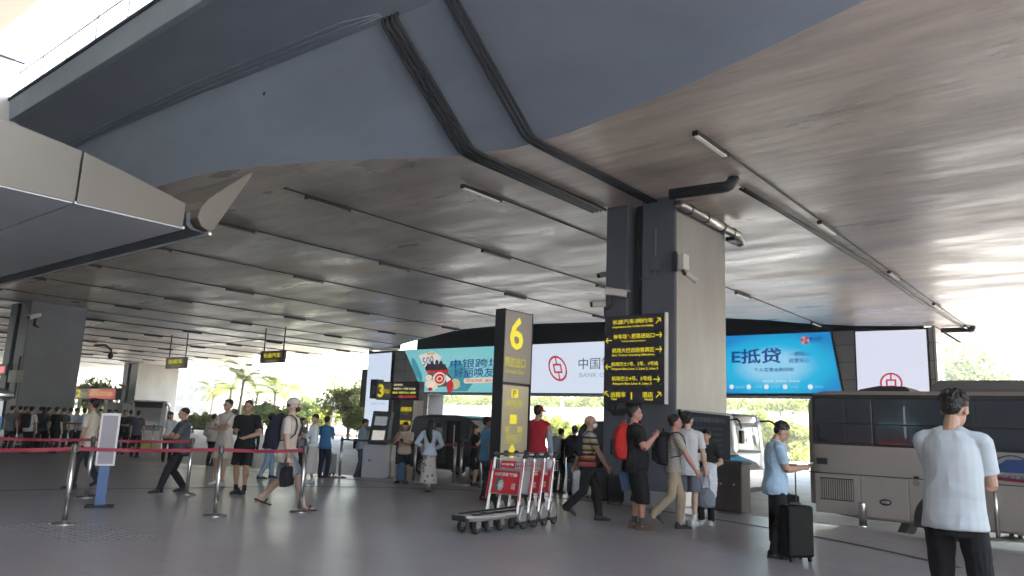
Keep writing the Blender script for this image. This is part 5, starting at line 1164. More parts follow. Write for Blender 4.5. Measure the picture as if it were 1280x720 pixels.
    up = MB(); up.box(-.235, -.004, -.05, .02, .004, .05); up = up.obj('advert_plate', rd, t, loc=(.10, -.095, .905)); up.rotation_euler = (th, 0, 0)
    text('CST正新轮胎', wt, up, (-.107, .0065, 0), (R(90), 0, R(180)), width=.21, height=.035, bold=.03, depth=.0005)
    for sx in (-1, 1):
        b = MB(); b.add([(sx*.290, .015, .40), (sx*.290, .045, .40), (sx*.284, -.075, .95), (sx*.284, -.105, .95)], [(0, 1, 2, 3)]); b.obj('red_strip', rd, t)
    return t
T1 = trolley_proto(); th_ = hd(214); base = onz(627, 660, 0)
fw = Vector((-math.sin(th_), math.cos(th_), 0))
labs = ['', 'second luggage trolley in the nested row, pale blank side between the red adverts', 'third luggage trolley in the nested row, its red advert half hidden', 'last luggage trolley at the right end of the nested row, beside the striped shirt man']
for k in range(4):
    t = T1 if k == 0 else copy_tree(T1)
    if k: t['label'] = labs[k]
    p = Vector(base)-fw*.29*k; t.location = p; t.rotation_euler = (0, 0, th_)
    if k == 1:
        for ch in t.children:
            if ch.name.startswith('advert_panel'):
                ch.data = ch.data.copy(); ch.data.materials[0] = mat('advert_blank', (.45, .45, .45), .5)
                for g in list(ch.children): bpy.data.objects.remove(g)
# box trolley in the far crowd
p = onz(36, 562, 0); lc = thing('luggage_trolley', 'luggage trolley stacked with pale boxes in the far left crowd', 'luggage trolley', tuple(p), hd(180))
b = MB(); b.box(-.35, -.25, .15, .35, .25, .19); b.obj('platform', M_steel, lc)
b = MB(); b.box(-.33, -.28, .2, -.30, -.25, .95); b.box(.30, -.28, .2, .33, -.25, .95); b.box(-.33, -.28, .92, .33, -.25, .95); b.obj('frame', M_steel, lc)
for sx in (-.3, .3): wheel(lc, (sx, -.2, .08), .08, .04, 'x'); wheel(lc, (sx, .2, .08), .08, .04, 'x')
p = Vector(p); b = MB(); b.box(-.3, -.2, .2, .3, .2, .55); b.box(-.27, -.18, .552, .27, .18, .85); o = b.obj('cardboard_boxes', mat('box_grey', (.32, .31, .33), .6), None, bevel=.01); o.location = p; o.rotation_euler = (0, 0, hd(180)); setp(o, 'two grey boxes stacked on the trolley in the far left crowd', 'boxes')
# ================================================================== PEOPLE
def remesh(b, name, vox, m, parent, wr=0., ws=6., smooth=3, seed=0, wz=1.0):
    me = b.mesh('tmp'); o = bpy.data.objects.new('tmp', me); COL.objects.link(o)
    r = o.modifiers.new('r', 'REMESH'); r.mode = 'VOXEL'; r.voxel_size = vox
    if smooth: s_ = o.modifiers.new('s', 'SMOOTH'); s_.factor = .5; s_.iterations = smooth
    dg = bpy.context.evaluated_depsgraph_get(); me2 = bpy.data.meshes.new_from_object(o.evaluated_get(dg)); bpy.data.objects.remove(o); bpy.data.meshes.remove(me)
    me2.name = name
    if wr:
        n = len(me2.vertices); co = np.zeros(n*3); me2.vertices.foreach_get('co', co); no = np.zeros(n*3); me2.vertex_normals.foreach_get('vector', no)
        co = co.reshape(-1, 3); no = no.reshape(-1, 3); off = Vector((seed*3.1, seed*1.7, seed))
        d = np.array([noise.noise(Vector((c[0]*ws, c[1]*ws, c[2]*ws*wz))+off)+.5*noise.noise(Vector((c[0]*ws*2.3, c[1]*ws*2.3, c[2]*ws*2.3*wz))-off) for c in co])
        d = 1-2*np.abs(d) ; co += no*(d*wr)[:, None]; me2.vertices.foreach_set('co', co.ravel())
    me2.materials.clear(); me2.materials.append(m); me2.polygons.foreach_set('use_smooth', [True]*len(me2.polygons)); me2.update()
    o = bpy.data.objects.new(name, me2); COL.objects.link(o)
    if parent: o.parent = parent
    return o
def ik(a, c, l1, l2, pole):
    a, c = Vector(a), Vector(c); d = c-a; L = d.length; Lm = (l1+l2)*.999
    if L > Lm: c = a+d*(Lm/L); d = c-a; L = Lm
    if L < 1e-6: L = 1e-6
    u = d/L; x = (l1*l1-l2*l2+L*L)/(2*L); hgt = math.sqrt(max(0, l1*l1-x*x)); p = Vector(pole); p = p-u*p.dot(u); p.normalize()
    return a+u*x+p*hgt, c
def fabric(name, col, kind=None, col2=None):
    if name in MATS: return MATS[name]
    m = mat(name, col, .85, 0, .08, 60, .08, 4, spec=.25); t = m.node_tree; bs = t.nodes['Principled BSDF']
    if kind in ('stripes', 'check', 'floral', 'fade'):
        tc = t.nodes.new('ShaderNodeTexCoord'); r = t.nodes.new('ShaderNodeValToRGB'); r.color_ramp.interpolation = 'CONSTANT'
        if kind == 'stripes':
            sx = t.nodes.new('ShaderNodeSeparateXYZ'); t.links.new(tc.outputs['Object'], sx.inputs[0]); mu = t.nodes.new('ShaderNodeMath'); mu.operation = 'MULTIPLY_ADD'; mu.inputs[1].default_value = 1/.62; mu.inputs[2].default_value = -.76/.62
            t.links.new(sx.outputs[2], mu.inputs[0]); t.links.new(mu.outputs[0], r.inputs[0])
            cols = [(.55, .5, .45), (.35, .05, .06), (.02, .02, .02), (.35, .05, .06), (.40, .08, .08), (.02, .02, .02), (.35, .06, .07), (.45, .30, .06), (.02, .02, .02), (.40, .36, .30), (.05, .05, .05), (.42, .30, .07), (.35, .33, .31), (.03, .03, .03), (.42, .30, .07), (.4, .38, .35), (.05, .05, .05), (.4, .38, .35)]
            e = r.color_ramp.elements; e[0].color = (*cols[0], 1); e[1].position = 1/18; e[1].color = (*cols[1], 1)
            for k in range(2, 18): q = e.new(k/18); q.color = (*cols[k], 1)
        elif kind == 'floral':
            v = t.nodes.new('ShaderNodeTexVoronoi'); v.inputs['Scale'].default_value = 11; t.links.new(tc.outputs['Object'], v.inputs[0]); t.links.new(v.outputs[0], r.inputs[0])
            e = r.color_ramp.elements; e[0].color = (*col2, 1); e[1].position = .30; e[1].color = (*col, 1)
        elif kind == 'check':
            v = t.nodes.new('ShaderNodeTexChecker'); v.inputs['Scale'].default_value = 45; v.inputs[1].default_value = (*col, 1); v.inputs[2].default_value = (*col2, 1); t.links.new(tc.outputs['Object'], v.inputs[0]); t.links.new(v.outputs[0], bs.inputs['Base Color']); return m
        t.links.new(r.outputs[0], bs.inputs['Base Color'])
    return m
def skin(k): 
    cols = [(.46, .29, .21), (.40, .24, .165), (.36, .20, .14), (.50, .33, .25), (.44, .22, .17)]
    return mat('skin_%s' % 'abcde'[k], cols[k], .5, 0, .04, 60, .07, 9, spec=.35)
M_hair = mat('hair_black', (.012, .010, .010), .45, 0, .5, 70, .3, 12, spec=.4, stretch=(1, 1, .35))
M_eye = mat('eye_dark', (.02, .015, .012), .2); M_lip = mat('lip', (.30, .12, .10), .5); M_mask = mat('mask_white', (.70, .74, .78), .8); M_maskb = mat('mask_black', (.015, .015, .018), .8)
ARM = {'down': ((.150, .03, .475), (.6, -.8, -.1)), 'swf': ((.135, .17, .50), (.5, -.8, -.4)), 'swb': ((.155, -.13, .50), (.5, -.8, .2)), 'phone': ((.035, .190, .665), (.30, -.35, -1)),
       'phone_hi': ((.04, .17, .71), (.30, -.2, -1)), 'cross': ((-.055, .135, .685), (.8, .1, -.9)), 'cross_lo': ((-.06, .15, .66), (.8, .1, -.9)), 'hip': ((.125, .02, .565), (1, -.7, 0)), 'strap': ((.085, .115, .775), (.5, -.1, -1)), 'carry': ((.150, .05, .470), (.5, -.8, 0)),
       'mouth': ((.03, .125, .855), (.6, .1, -1)), 'reach': ((.07, .30, .66), (.5, -.4, -1)), 'side': ((.19, .02, .49), (.6, -.8, 0)), 'belly': ((.06, .13, .60), (.8, -.3, -.4)), 'handle': ((.11, .24, .58), (.5, -.7, -.6)), 'pocket': ((.125, .05, .515), (.7, -.9, 0))}
def person(lab, px, py, hpy, hdg, feet=((-.055, 0, 0), (.055, 0, 0)), arms=('down', 'down'), lean=0., head=(0, 0), top=None, sleeve='short', bottom=None, leg='long', shoe=(.02, .02, .02), hair='short', sk=0, g=1., vox=.011,
           hem=.465, glasses=False, mask=None, cap=None, collar=False, female=False, sock=None, twist=0, bow=0., belly=0., z0=None, skirt=None, sandals=False, boxy=0, extra=None, hair_m=None):
    z0 = 0 if z0 is None else z0
    base = onz(px, py, z0); h = zat(px if hpy < 0 else px, abs(hpy), base[0], base[1])-z0
    h = h/(1-bow); h = max(1.45, min(1.9, h))
    T = thing('person', lab, 'person', tuple(base), hd(hdg)); S_ = h
    la = R(lean); hx = .052 if not female else .05
    # feet targets: (x, y, heel_lift) fractions
    ank = [Vector((fx*S_, fy*S_-.0*S_, (.045+.0+lift)*S_)) for fx, fy, lift in feet]
    ph = .525*S_
    for _ in range(60):
        ok = all((Vector((s_*hx*S_, 0, ph))-a).length <= .484*S_ for s_, a in zip((-1, 1), ank))
        if ok: break
        ph -= .003*S_
    dz = ph-.525*S_
    def TT(p):
        p = Vector(p)*S_; y, z = p.y, p.z-.53*S_
        if z > 0: y, z = y*math.cos(la)+z*math.sin(la), -y*math.sin(la)+z*math.cos(la)
        return Vector((p.x, y, z+.53*S_+dz))
    hp_, hy_ = R(head[0]), R(head[1])
    NB = TT((0, -.008, .855))
    HM = Matrix.Rotation(-hy_, 3, 'Z')@Matrix.Rotation(-hp_, 3, 'X')
    def HT(p): return NB+HM@((Vector(p)-Vector((0, -.008, .855)))*S_)
    M_sk = skin(sk)
    hips = [Vector((s_*hx*S_, 0, ph)) for s_ in (-1, 1)]; knees = []
    for i, s_ in enumerate((-1, 1)):
        k, a = ik(hips[i], ank[i], .247*S_, .240*S_, (s_*.12, 1, 0)); knees.append(k); ank[i] = a
    sw = (.107 if not female else .098)*(1+.35*(g-1))
    sh = [TT((s_*sw, -.004, .802)) for s_ in (-1, 1)]; elb = []; wri = []
    for i, s_ in enumerate((-1, 1)):
        A = ARM[arms[i]] if isinstance(arms[i], str) else arms[i]
        tg = Vector((A[0][0]*s_, A[0][1], A[0][2])); tg = TT(tg) if tg.z > .53 else Vector((tg.x*S_, tg.y*S_+math.sin(la)*.2*S_, tg.z*S_+dz))
        e, w_ = ik(sh[i], tg, .172*S_, .150*S_, (A[1][0]*s_, A[1][1], A[1][2])); elb.append(e); wri.append(w_)
    fg = g
    # ---- body
    b = MB(); tor = [(.455, .070, .055), (.49, .088, .064), (.53, .087, .062), (.58, .076, .054), (.64, .074, .052), (.70, .083, .058), (.76, .092, .060), (.80, .090, .052), (.825, .060, .042), (.845, .032, .034)]
    if female: tor = [(z, rx*(1.06 if z < .56 else .86), ry) for z, rx, ry in tor]
    def torso(extra_, z0_, z1_, bl=0., step=None, flare=0.):
        rs = []
        zs = sorted(set([z0_]+[t[0] for t in tor if z0_ < t[0] < z1_]+[z1_]))
        for z in zs:
            rx = np.interp(z, [t[0] for t in tor], [t[1] for t in tor])*fg+extra_; ry = np.interp(z, [t[0] for t in tor], [t[2] for t in tor])*(1+(fg-1)*1.3)+extra_
            if boxy and extra_ > .008 and z < .79: rx = max(rx, boxy+extra_)
            if flare and z < .60: rx += flare*(.60-z)/.14; ry += flare*(.60-z)/.14
            yo = bl*math.exp(-((z-.60)/.07)**2)
            rs.append([tuple(TT((rx*math.cos(2*math.pi*j/20)*(abs(math.cos(2*math.pi*j/20))**-.12 if abs(math.cos(2*math.pi*j/20)) > .05 else 1), yo*max(0, math.sin(2*math.pi*j/20))+ry*math.sin(2*math.pi*j/20)-.004, z))) for j in range(20)])
        return rs
    b.rings(torso(0, .455, .845, belly))
    b.tube([TT((0, -.012, .80)), TT((0, -.010, .835)), HT((0, -.006, .885)), HT((0, 0, .90))], [.040*S_*g**.5, .031*S_*g**.5, .029*S_*g**.5, .026*S_], 12)
    b.ell(HT((0, -.006, .940)), (.0445*S_, .0565*S_, .053*S_), 20, 14, HM)
    b.ell(HT((0, .012, .905)), (.036*S_*g**.4, .040*S_, .040*S_), 16, 10, HM); b.ell(HT((0, .030, .884)), (.021*S_, .021*S_, .016*S_), 12, 8, HM)
    b.tube([HT((0, .049, .932)), HT((0, .060, .914)), HT((0, .050, .910))], [.0055*S_, .0085*S_, .006*S_], 8)
    b.ell(HT((0, .049, .896)), (.013*S_, .007*S_, .006*S_), 10, 6, HM)
    for s_ in (-1, 1): b.ell(HT((s_*.0465, -.004, .922)), (.006*S_, .012*S_, .018*S_), 10, 8, HM); b.ell(HT((s_*.017, .046, .941)), (.014*S_, .008*S_, .006*S_), 8, 6, HM)
    for i, s_ in enumerate((-1, 1)):
        b.tube([sh[i]+(elb[i]-sh[i])*t for t in (-.08, .2, .6, 1)], [q*S_*g**.6*(.85 if female else 1) for q in (.026, .032, .027, .0235)], 12)
        fa = wri[i]-elb[i]; b.tube([elb[i]+fa*t for t in (-.05, .3, .75, 1.)], [q*S_*g**.5*(.88 if female else 1) for q in (.023, .0255, .019, .0155)], 12)
        # hand
        fd = fa.normalized(); inward = Vector((-s_, .25, 0)); pn_ = (inward-fd*inward.dot(fd)).normalized() if fd.z < -.5 else (Vector((0, 0, 1))-fd*fd.z).normalized()*(-1 if False else 1)
        sd_ = fd.cross(pn_).normalized(); W0 = wri[i]
        if fd.z < -.5 and sd_.y < 0: sd_ = -sd_      # thumb side forward
        if fd.z >= -.5 and sd_.x*s_ > 0: sd_ = -sd_
        hs = S_*.95
        b.tube([W0, W0+fd*.018*hs, W0+fd*.048*hs], [.014*hs, .021*hs, .022*hs], 10); 
        for q, o_ in enumerate((-.0165, -.0055, .0055, .016)):
            L = (.030, .040, .043, .038)[q]*hs; r0 = .0056*hs; p0 = W0+fd*.046*hs+sd_*o_*hs; cu = .45+.12*q
            p1 = p0+(fd*math.cos(cu*.6)+pn_*math.sin(cu*.6))*L*.5; p2 = p1+(fd*math.cos(cu*1.7)+pn_*math.sin(cu*1.7))*L*.5; b.tube([p0-fd*.01*hs, p0, p1, p2], [r0, r0, r0*.92, r0*.75], 7)
        p0 = W0+fd*.014*hs+sd_*.015*hs; p1 = p0+(sd_*.75+fd*.8+pn_*.35).normalized()*.024*hs; b.tube([p0, p1, p1+(fd+pn_*.35+sd_*.15).normalized()*.022*hs], [.0085*hs, .0068*hs, .0052*hs], 7)
        # legs
        b.tube([hips[i]+Vector((0, 0, .01*S_)), hips[i]*.5+knees[i]*.5, knees[i]], [.045*S_*g**.7, .042*S_*g**.7, .031*S_*g**.4], 14)
        sv = ank[i]-knees[i]; bk = Vector((0, -.008*S_, 0)); b.tube([knees[i]-sv*.05, knees[i]+sv*.3+bk, knees[i]+sv*.7, ank[i]], [.030*S_, .033*S_*g**.4, .022*S_, .019*S_], 12)
        b.tube([ank[i], ank[i]+Vector((0, .01*S_, -.022*S_))], [.019*S_, .018*S_], 10)
        if sandals:
            for q in range(5): x_ = (-.016+.008*q)*S_; b.tube([ank[i]+Vector((x_*.5, .02*S_, -.024*S_)), ank[i]+Vector((x_, .095*S_+(.01*S_ if (q == 0) == (s_ > 0) else 0)-.003*abs(q-1)*S_, -.036*S_))], [.014*S_, .0055*S_], 8)
            b.ell(ank[i]+Vector((0, -.02*S_, -.028*S_)), (.016*S_, .02*S_, .014*S_), 10, 6)
    body = remesh(b, 'body', vox*.8, M_sk, T, smooth=2)
    # ---- face
    if abs((hdg-head[1]*-1) % 360-180) < 125 or mask:
        for s_ in (-1, 1):
            q = MB(); q.ell(HT((s_*.0175, .0515, .9315)), (.0055*S_, .003*S_, .0022*S_), 8, 6, HM); q.obj('eye', M_eye, T, smooth=True)
            q = MB(); q.tube([HT((s_*.009, .0545, .9405)), HT((s_*.018, .0540, .9440)), HT((s_*.027, .0480, .9415))], .0014*S_, 5); q.obj('eyebrow', M_hair, T)
        if not mask: q = MB(); q.ell(HT((0, .0535, .8965)), (.0125*S_, .0035*S_, .0024*S_), 10, 6, HM); q.obj('mouth', M_lip, T)
    if mask:
        q = MB(); q.ell(HT((0, .028, .900)), (.034*S_, .037*S_, .029*S_), 14, 10, HM); q.ell(HT((0, .052, .908)), (.014*S_, .014*S_, .014*S_), 10, 6, HM); q.tube([HT((-.046, .0, .918)), HT((-.030, .04, .908)), HT((0, .064, .905)), HT((.030, .04, .908)), HT((.046, .0, .918))], .0025*S_, 5)
        remesh(q, 'face_mask', .006, M_mask if mask == 'white' else M_maskb, T)
    if glasses:
        q = MB()
        for s_ in (-1, 1): q.tube([HT((s_*.018+.014*math.cos(a_), .0585, .931+.010*math.sin(a_))) for a_ in [k*math.pi/6 for k in range(13)]], .0014*S_, 5); q.tube([HT((s_*.032, .056, .933)), HT((s_*.047, .0, .930))], .0014*S_, 5)
        q.obj('glasses', M_dark, T)
    # ---- hair
    hm = hair_m or M_hair
    if hair != 'bald':
        q = MB()
        if hair == 'short':
            q.ell(HT((0, -.018, .955)), (.0480*S_, .0555*S_, .0490*S_), 20, 14, HM); q.ell(HT((0, -.028, .930)), (.040*S_, .036*S_, .038*S_), 16, 10, HM); q.ell(HT((0, .006, .985)), (.032*S_, .028*S_, .0175*S_), 14, 8, HM)
            rg = random.Random(px)
            for _ in range(90 if vox < .010 else 0):
                a_ = rg.uniform(0, 6.283); ph_ = rg.uniform(.05, 1.5); d_ = Vector((math.sin(a_)*math.cos(ph_), math.cos(a_)*math.cos(ph_), math.sin(ph_)))
                if d_.y > .3 and d_.z < .75: continue
                c_ = Vector((d_.x*.049, -.018+d_.y*.0565, .955+d_.z*.050)); t_ = Vector((rg.uniform(-.3, .3), rg.uniform(-.2, .5), -1)); t_ = (t_-d_*t_.dot(d_)).normalized()
                q.tube([HT(c_-t_*.010), HT(c_+d_*.002), HT(c_+t_*.012+d_*.0035)], [.003*S_, .0042*S_, .0015*S_], 6)

        elif hair == 'buzz': q.ell(HT((0, -.012, .947)), (.0462*S_, .0555*S_, .0495*S_), 20, 14, HM)
        elif hair == 'long':
            q.ell(HT((0, -.012, .950)), (.050*S_, .060*S_, .052*S_), 20, 14, HM)
            q.tube([HT((0, -.035, .95)), HT((0, -.050, .90)), TT((.0, -.085, .82)), TT((.02, -.090, .74)), TT((.03, -.088, .665))], [.045*S_, .050*S_, .048*S_, .038*S_, .015*S_], 14, ell=(1, .62))
        elif hair == 'tied': q.ell(HT((0, -.012, .950)), (.049*S_, .059*S_, .051*S_), 20, 14, HM); q.ell(HT((0, -.070, .935)), (.018*S_, .02*S_, .022*S_), 10, 8, HM)
        o = remesh(q, 'hair', max(.0045, vox*.6), hm, T, wr=.0025*(1 if hair != 'buzz' else .2), ws=60, smooth=1, seed=px % 13)
    if cap:
        q = MB(); q.ell(HT((0, -.006, .957)), (.0515*S_, .062*S_, .049*S_), 22, 12, HM); q2 = MB(); q2.cbox(tuple(HT((0, .082, .953))), (.074*S_, .062*S_, .006*S_), 0, HM@Matrix.Rotation(R(-10), 3, 'X'))
        cp = q.obj('cap', fabric('cap_'+cap[0], cap[1]), T, smooth=True); q2.obj('cap_brim', fabric('cap_'+cap[0], cap[1]), cp, bevel=.004)
    # ---- top
    if top:
        tm = top; b = MB(); ex = .011
        b.rings(torso(ex, hem, .832, belly, flare=.013 if not female else .014))
        b.ell(TT((0, -.012, .822)), (.046*S_*g**.5, .042*S_, .018*S_), 16, 8)
        def yoke(i, s_):
            b.ell(sh[i]+Vector((-s_*.004*S_, 0, -.004*S_)), (.0335*S_*g**.5, .035*S_*g**.5, .032*S_), 16, 10)
            b.tube([sh[i]+Vector((-s_*.01*S_, 0, 0)), TT((s_*.055, -.008, .812)), TT((s_*.018, -.010, .836))], [.0325*S_, .029*S_, .024*S_], 12)
        for i, s_ in enumerate((-1, 1)):
            ua = elb[i]-sh[i]
            if sleeve == 'short': yoke(i, s_); b.tube([sh[i]-ua*.02, sh[i]+ua*.15, sh[i]+ua*.4, sh[i]+ua*.72], [q*S_*g**.6*(.86 if female else 1) for q in (.032, .0345, .0355, .037)], 16)
            elif sleeve == 'vest': yoke(i, s_)
            else:
                fa = wri[i]-elb[i]; yoke(i, s_); b.tube([sh[i]-ua*.02, sh[i]+ua*.15, sh[i]+ua*.6, elb[i], elb[i]+fa*.4, wri[i]-fa*.02], [q*S_*g**.5 for q in (.033, .036, .034, .032, .030, .026)], 14)
        remesh(b, 'shirt', vox, tm, T, smooth=9 if vox < .010 else 4, wr=(.0075 if vox < .007 else .0065) if vox < .012 else .004, ws=4.2 if vox < .007 else 7.5, seed=px % 17, wz=.75)
        if collar:
            q = MB()
            for s_ in (-1, 1): q.add([tuple(TT((s_*.002, .040, .822))), tuple(TT((s_*.034, .012, .852))), tuple(TT((s_*.036, -.01, .835))), tuple(TT((s_*.040, .036, .812))), tuple(TT((s_*.018, .054, .800)))], [(0, 1, 2, 3, 4)])
            q.rings([[tuple(TT((.036*math.cos(a_)*1.0, .034*math.sin(a_)-.01, z_))) for a_ in [k*math.pi/10-math.pi*1.1 for k in range(0, 13)]] for z_ in (.826, .856)], cap=False)
            q.obj('collar', tm, T, smooth=True)
    # ---- bottom
    if bottom:
        b = MB(); b.rings(torso(.007, .448, .575, belly*.8))
        for i, s_ in enumerate((-1, 1)):
            kn, an = knees[i], ank[i]; hi = hips[i]+Vector((0, 0, .01*S_)); th_ = kn-hi; sv = an-kn
            if leg == 'long': b.tube([hi, hi+th_*.5, kn, kn+sv*.45, kn+sv*.88, an+Vector((0, .004*S_, -.012*S_))], [q*S_*g**.7 for q in (.051, .051, .041, .037, .034, .033)], 16)
            elif leg == 'shorts': b.tube([hi, hi+th_*.5, hi+th_*.92], [q*S_*g**.7 for q in (.053, .055, .055)], 16)
            elif leg == 'capri': b.tube([hi, hi+th_*.5, kn, kn+sv*.32], [q*S_*g**.7 for q in (.053, .056, .048, .050)], 16)
        remesh(b, 'trousers' if leg == 'long' else 'shorts', vox, bottom, T, wr=.0055 if vox < .012 else .003, ws=8, seed=px % 11, wz=.6)
    if skirt:
        m_, zt_, zb_, r0, r1 = skirt; b = MB(); rs = []
        for k in range(9):
            t = k/8; z = zt_+(zb_-zt_)*t; rr = r0+(r1-r0)*t**.8
            rs.append([((rr*(1+.06*t*math.sin(7*a_+1))*math.cos(a_))*S_, (rr*.78*(1+.06*t*math.sin(6*a_))*math.sin(a_))*S_+.01*S_*t, z*S_+(dz if t < .3 else dz*(1-t))) for a_ in [2*math.pi*j/24 for j in range(24)]])
        b.rings(rs); remesh(b, 'skirt', vox, m_, T, wr=.006, ws=6, seed=3, wz=.2)
    # ---- shoes
    for i, s_ in enumerate((-1, 1)):
        a = ank[i]; lift = feet[i][2]; pt = -min(R(50), lift*11); ft = Matrix.Rotation(R(-8*s_), 3, 'Z')@Matrix.Rotation(pt, 3, 'X')
        piv = Vector((0, .075*S_, -.043*S_))
        def F(p): p = Vector(p)*S_; return a+ (ft@(p-piv)+piv)
        if sandals:
            q = MB(); q.rings([[tuple(F((w_*c_, y_, z_))) for c_, z_ in ((-1, -.045), (1, -.045), (1, -.034), (-1, -.034))] for y_, w_ in ((-.042, .016), (-.02, .023), (.04, .026), (.09, .028), (.112, .015))])
            q.tube([F((-.027, .055, -.036)), F((0, .06, -.006)), F((.027, .055, -.036))], .010*S_, 8, ell=(.5, 1)); q.obj('sandal', fabric('sandal_black', (.015, .015, .015)), T); continue
        q = MB(); rs = []
        for y_, w_, zt_ in ((-.044, .014, .0), (-.036, .021, .014), (-.015, .024, .016), (.02, .025, .004), (.055, .029, -.010), (.085, .029, -.018), (.105, .020, -.026), (.112, .010, -.034)):
            zc = (-.040+zt_)/2; rz = (zt_+.040)/2; rs.append([tuple(F((w_*math.cos(t), y_, zc+rz*math.sin(t)))) for t in [2*math.pi*j/14 for j in range(14)]])
        q.smooth = True; q.rings(rs); sc_ = 'shoe_%02d%02d%02d' % tuple(int(c*99) for c in shoe); sho = q.obj('shoe', mat(sc_, shoe, .55, 0, .1, 40), T)
        q = MB(); q.rings([[tuple(F((w_*c_, y_, z_))) for c_, z_ in ((-1, -.0455), (1, -.0455), (1, -.032), (-1, -.032))] for y_, w_ in ((-.047, .014), (-.035, .022), (.02, .026), (.06, .030), (.09, .029), (.114, .012))]); q.obj('sole', mat(sc_+'_sole', tuple(min(.6, c*.8+.02) for c in shoe), .7), sho)
        if sock: q = MB(); q.tube([a+Vector((0, 0, -.01*S_)), a+(knees[i]-a)*.22], [.0225*S_, .0235*S_], 12); q.obj('sock', fabric('sock_%02d' % int(sock[0]*99), sock), T, smooth=True)
    T['_h'] = h
    inf = dict(T=T, h=S_, TT=TT, HT=HT, wri=wri, elb=elb, M=Matrix.Translation(T.location)@Matrix.Rotation(T.rotation_euler.z, 4, 'Z'), rz=T.rotation_euler.z)
    del T['_h']
    return inf
def backpack(P, lab, col, col2=None, sc=1., name='backpack', yo=-.005, z=.70):
    h = P['h']; p = P['M']@P['TT']((0, -.062+yo, z)); m = fabric('bag_%02d%02d%02d' % tuple(int(c*99) for c in col), col); m2 = fabric('bag_%02d%02d%02d' % tuple(int(c*99) for c in (col2 or col)), col2 or col)
    t = thing(name, lab, 'backpack', tuple(p), P['rz'])
    b = MB(); rs = []
    for z_, w_, d_ in ((-.27, .10, .05), (-.25, .145, .085), (-.1, .16, .11), (.08, .155, .10), (.2, .13, .075), (.25, .08, .04)):
        rs.append([((w_*math.copysign(abs(math.cos(t_))**.6, math.cos(t_)))*sc, (-d_+d_*math.copysign(abs(math.sin(t_))**.7, math.sin(t_)))*sc, z_*sc) for t_ in [2*math.pi*j/20 for j in range(20)]])
    b.rings(rs); remesh(b, 'main_bag', .012, m, t, wr=.005, ws=9, seed=2)
    b = MB(); b.box(-.10*sc, -.24*sc, -.22*sc, .10*sc, -.16*sc, .02*sc); b.obj('front_pocket', m2, t, bevel=.03*sc)
    b = MB(); b.tube([(-.04, -.06*sc, .24*sc), (-.03, -.07*sc, .30*sc), (.03, -.07*sc, .30*sc), (.04, -.06*sc, .24*sc)], .009, 6); b.obj('carry_loop', m, t)
    Mi = Matrix.Rotation(-P['rz'], 4, 'Z')@Matrix.Translation(-p)@P['M']
    for s_ in (-1, 1):
        b = MB(); b.tube([Mi@P['TT'](q) for q in ((s_*.05, -.07, .79), (s_*.062, -.04, .838), (s_*.066, .01, .846), (s_*.070, .058, .815), (s_*.072, .078, .76), (s_*.080, .072, .69), (s_*.098, .03, .64), (s_*.09, -.05, .62))], .017*h/1.7, 8, ell=(1, .45)); b.obj('strap', m2, t)
    return t
def phone(P, i, lab, name='phone', col=(.02, .02, .025)):
    fa = (P['wri'][i]-P['elb'][i]).normalized(); p = P['M']@(P['wri'][i]+fa*.09+Vector((0, 0, .025)))
    t = thing(name, lab, 'phone', tuple(p), P['rz']); b = MB(); M_ = Matrix.Rotation(R(35), 3, 'X'); b.cbox((0, 0, 0), (.075, .15, .009), 0, M_); b.obj('case', mat('phone_case', col, .3), t, bevel=.003)
    b = MB(); b.cbox(tuple(M_@Vector((0, 0, .0052))), (.068, .14, .001), 0, M_); b.obj('screen', mat('phone_screen', (.1, .12, .15), .1, emit=(.5, .55, .6), estr=.3*EXK), t)
def carried(P, i, lab, w_, d_, h_, col, name='briefcase', cat='briefcase', rz=0., soft=False, handle=.06):
    fa = (P['wri'][i]-P['elb'][i]).normalized(); p = P['M']@(P['wri'][i]+fa*.085); m = fabric('bag_%02d%02d%02d' % tuple(int(c*99) for c in col), col)
    t = thing(name, lab, cat, (p[0], p[1], p[2]), P['rz']+rz)
    if soft:
        b = MB(); rs = []
        for z_, q in ((-h_, .55), (-h_*.93, .85), (-h_*.6, 1.0), (-h_*.25, .8), (0, .35)): rs.append([(w_/2*q*math.cos(t_), d_/2*q*math.sin(t_), z_-handle) for t_ in [2*math.pi*j/20 for j in range(20)]])
        b.rings(rs); remesh(b, 'bag', .010, m, t, wr=.007, ws=10)
    else: b = MB(); b.box(-w_/2, -d_/2, -h_-handle, w_/2, d_/2, -handle); b.obj('bag', m, t, bevel=.025); b = MB(); b.box(-w_*.4, -d_/2-.02, -h_*.75-handle, w_*.4, -d_/2, -h_*.2-handle); b.obj('pocket', m, t, bevel=.01)
    for s_ in (-1, 1): b = MB(); b.tube([(-w_*.2, s_*d_*.25, -handle-.01), (-w_*.12, s_*.01, .0), (w_*.12, s_*.01, .0), (w_*.2, s_*d_*.25, -handle-.01)], .009, 6); b.obj('handle', m, t)
    return t
def fb(n, c, **k): return fabric('cloth_'+n, c, **k)
BLK = (.013, .013, .015); NVY = (.02, .025, .045)
STAND = ((-.06, 0, 0), (.06, 0, 0)); WALK = ((-.03, .17, 0), (.03, -.17, .035)); WALK2 = ((-.03, -.17, .035), (.03, .17, 0))
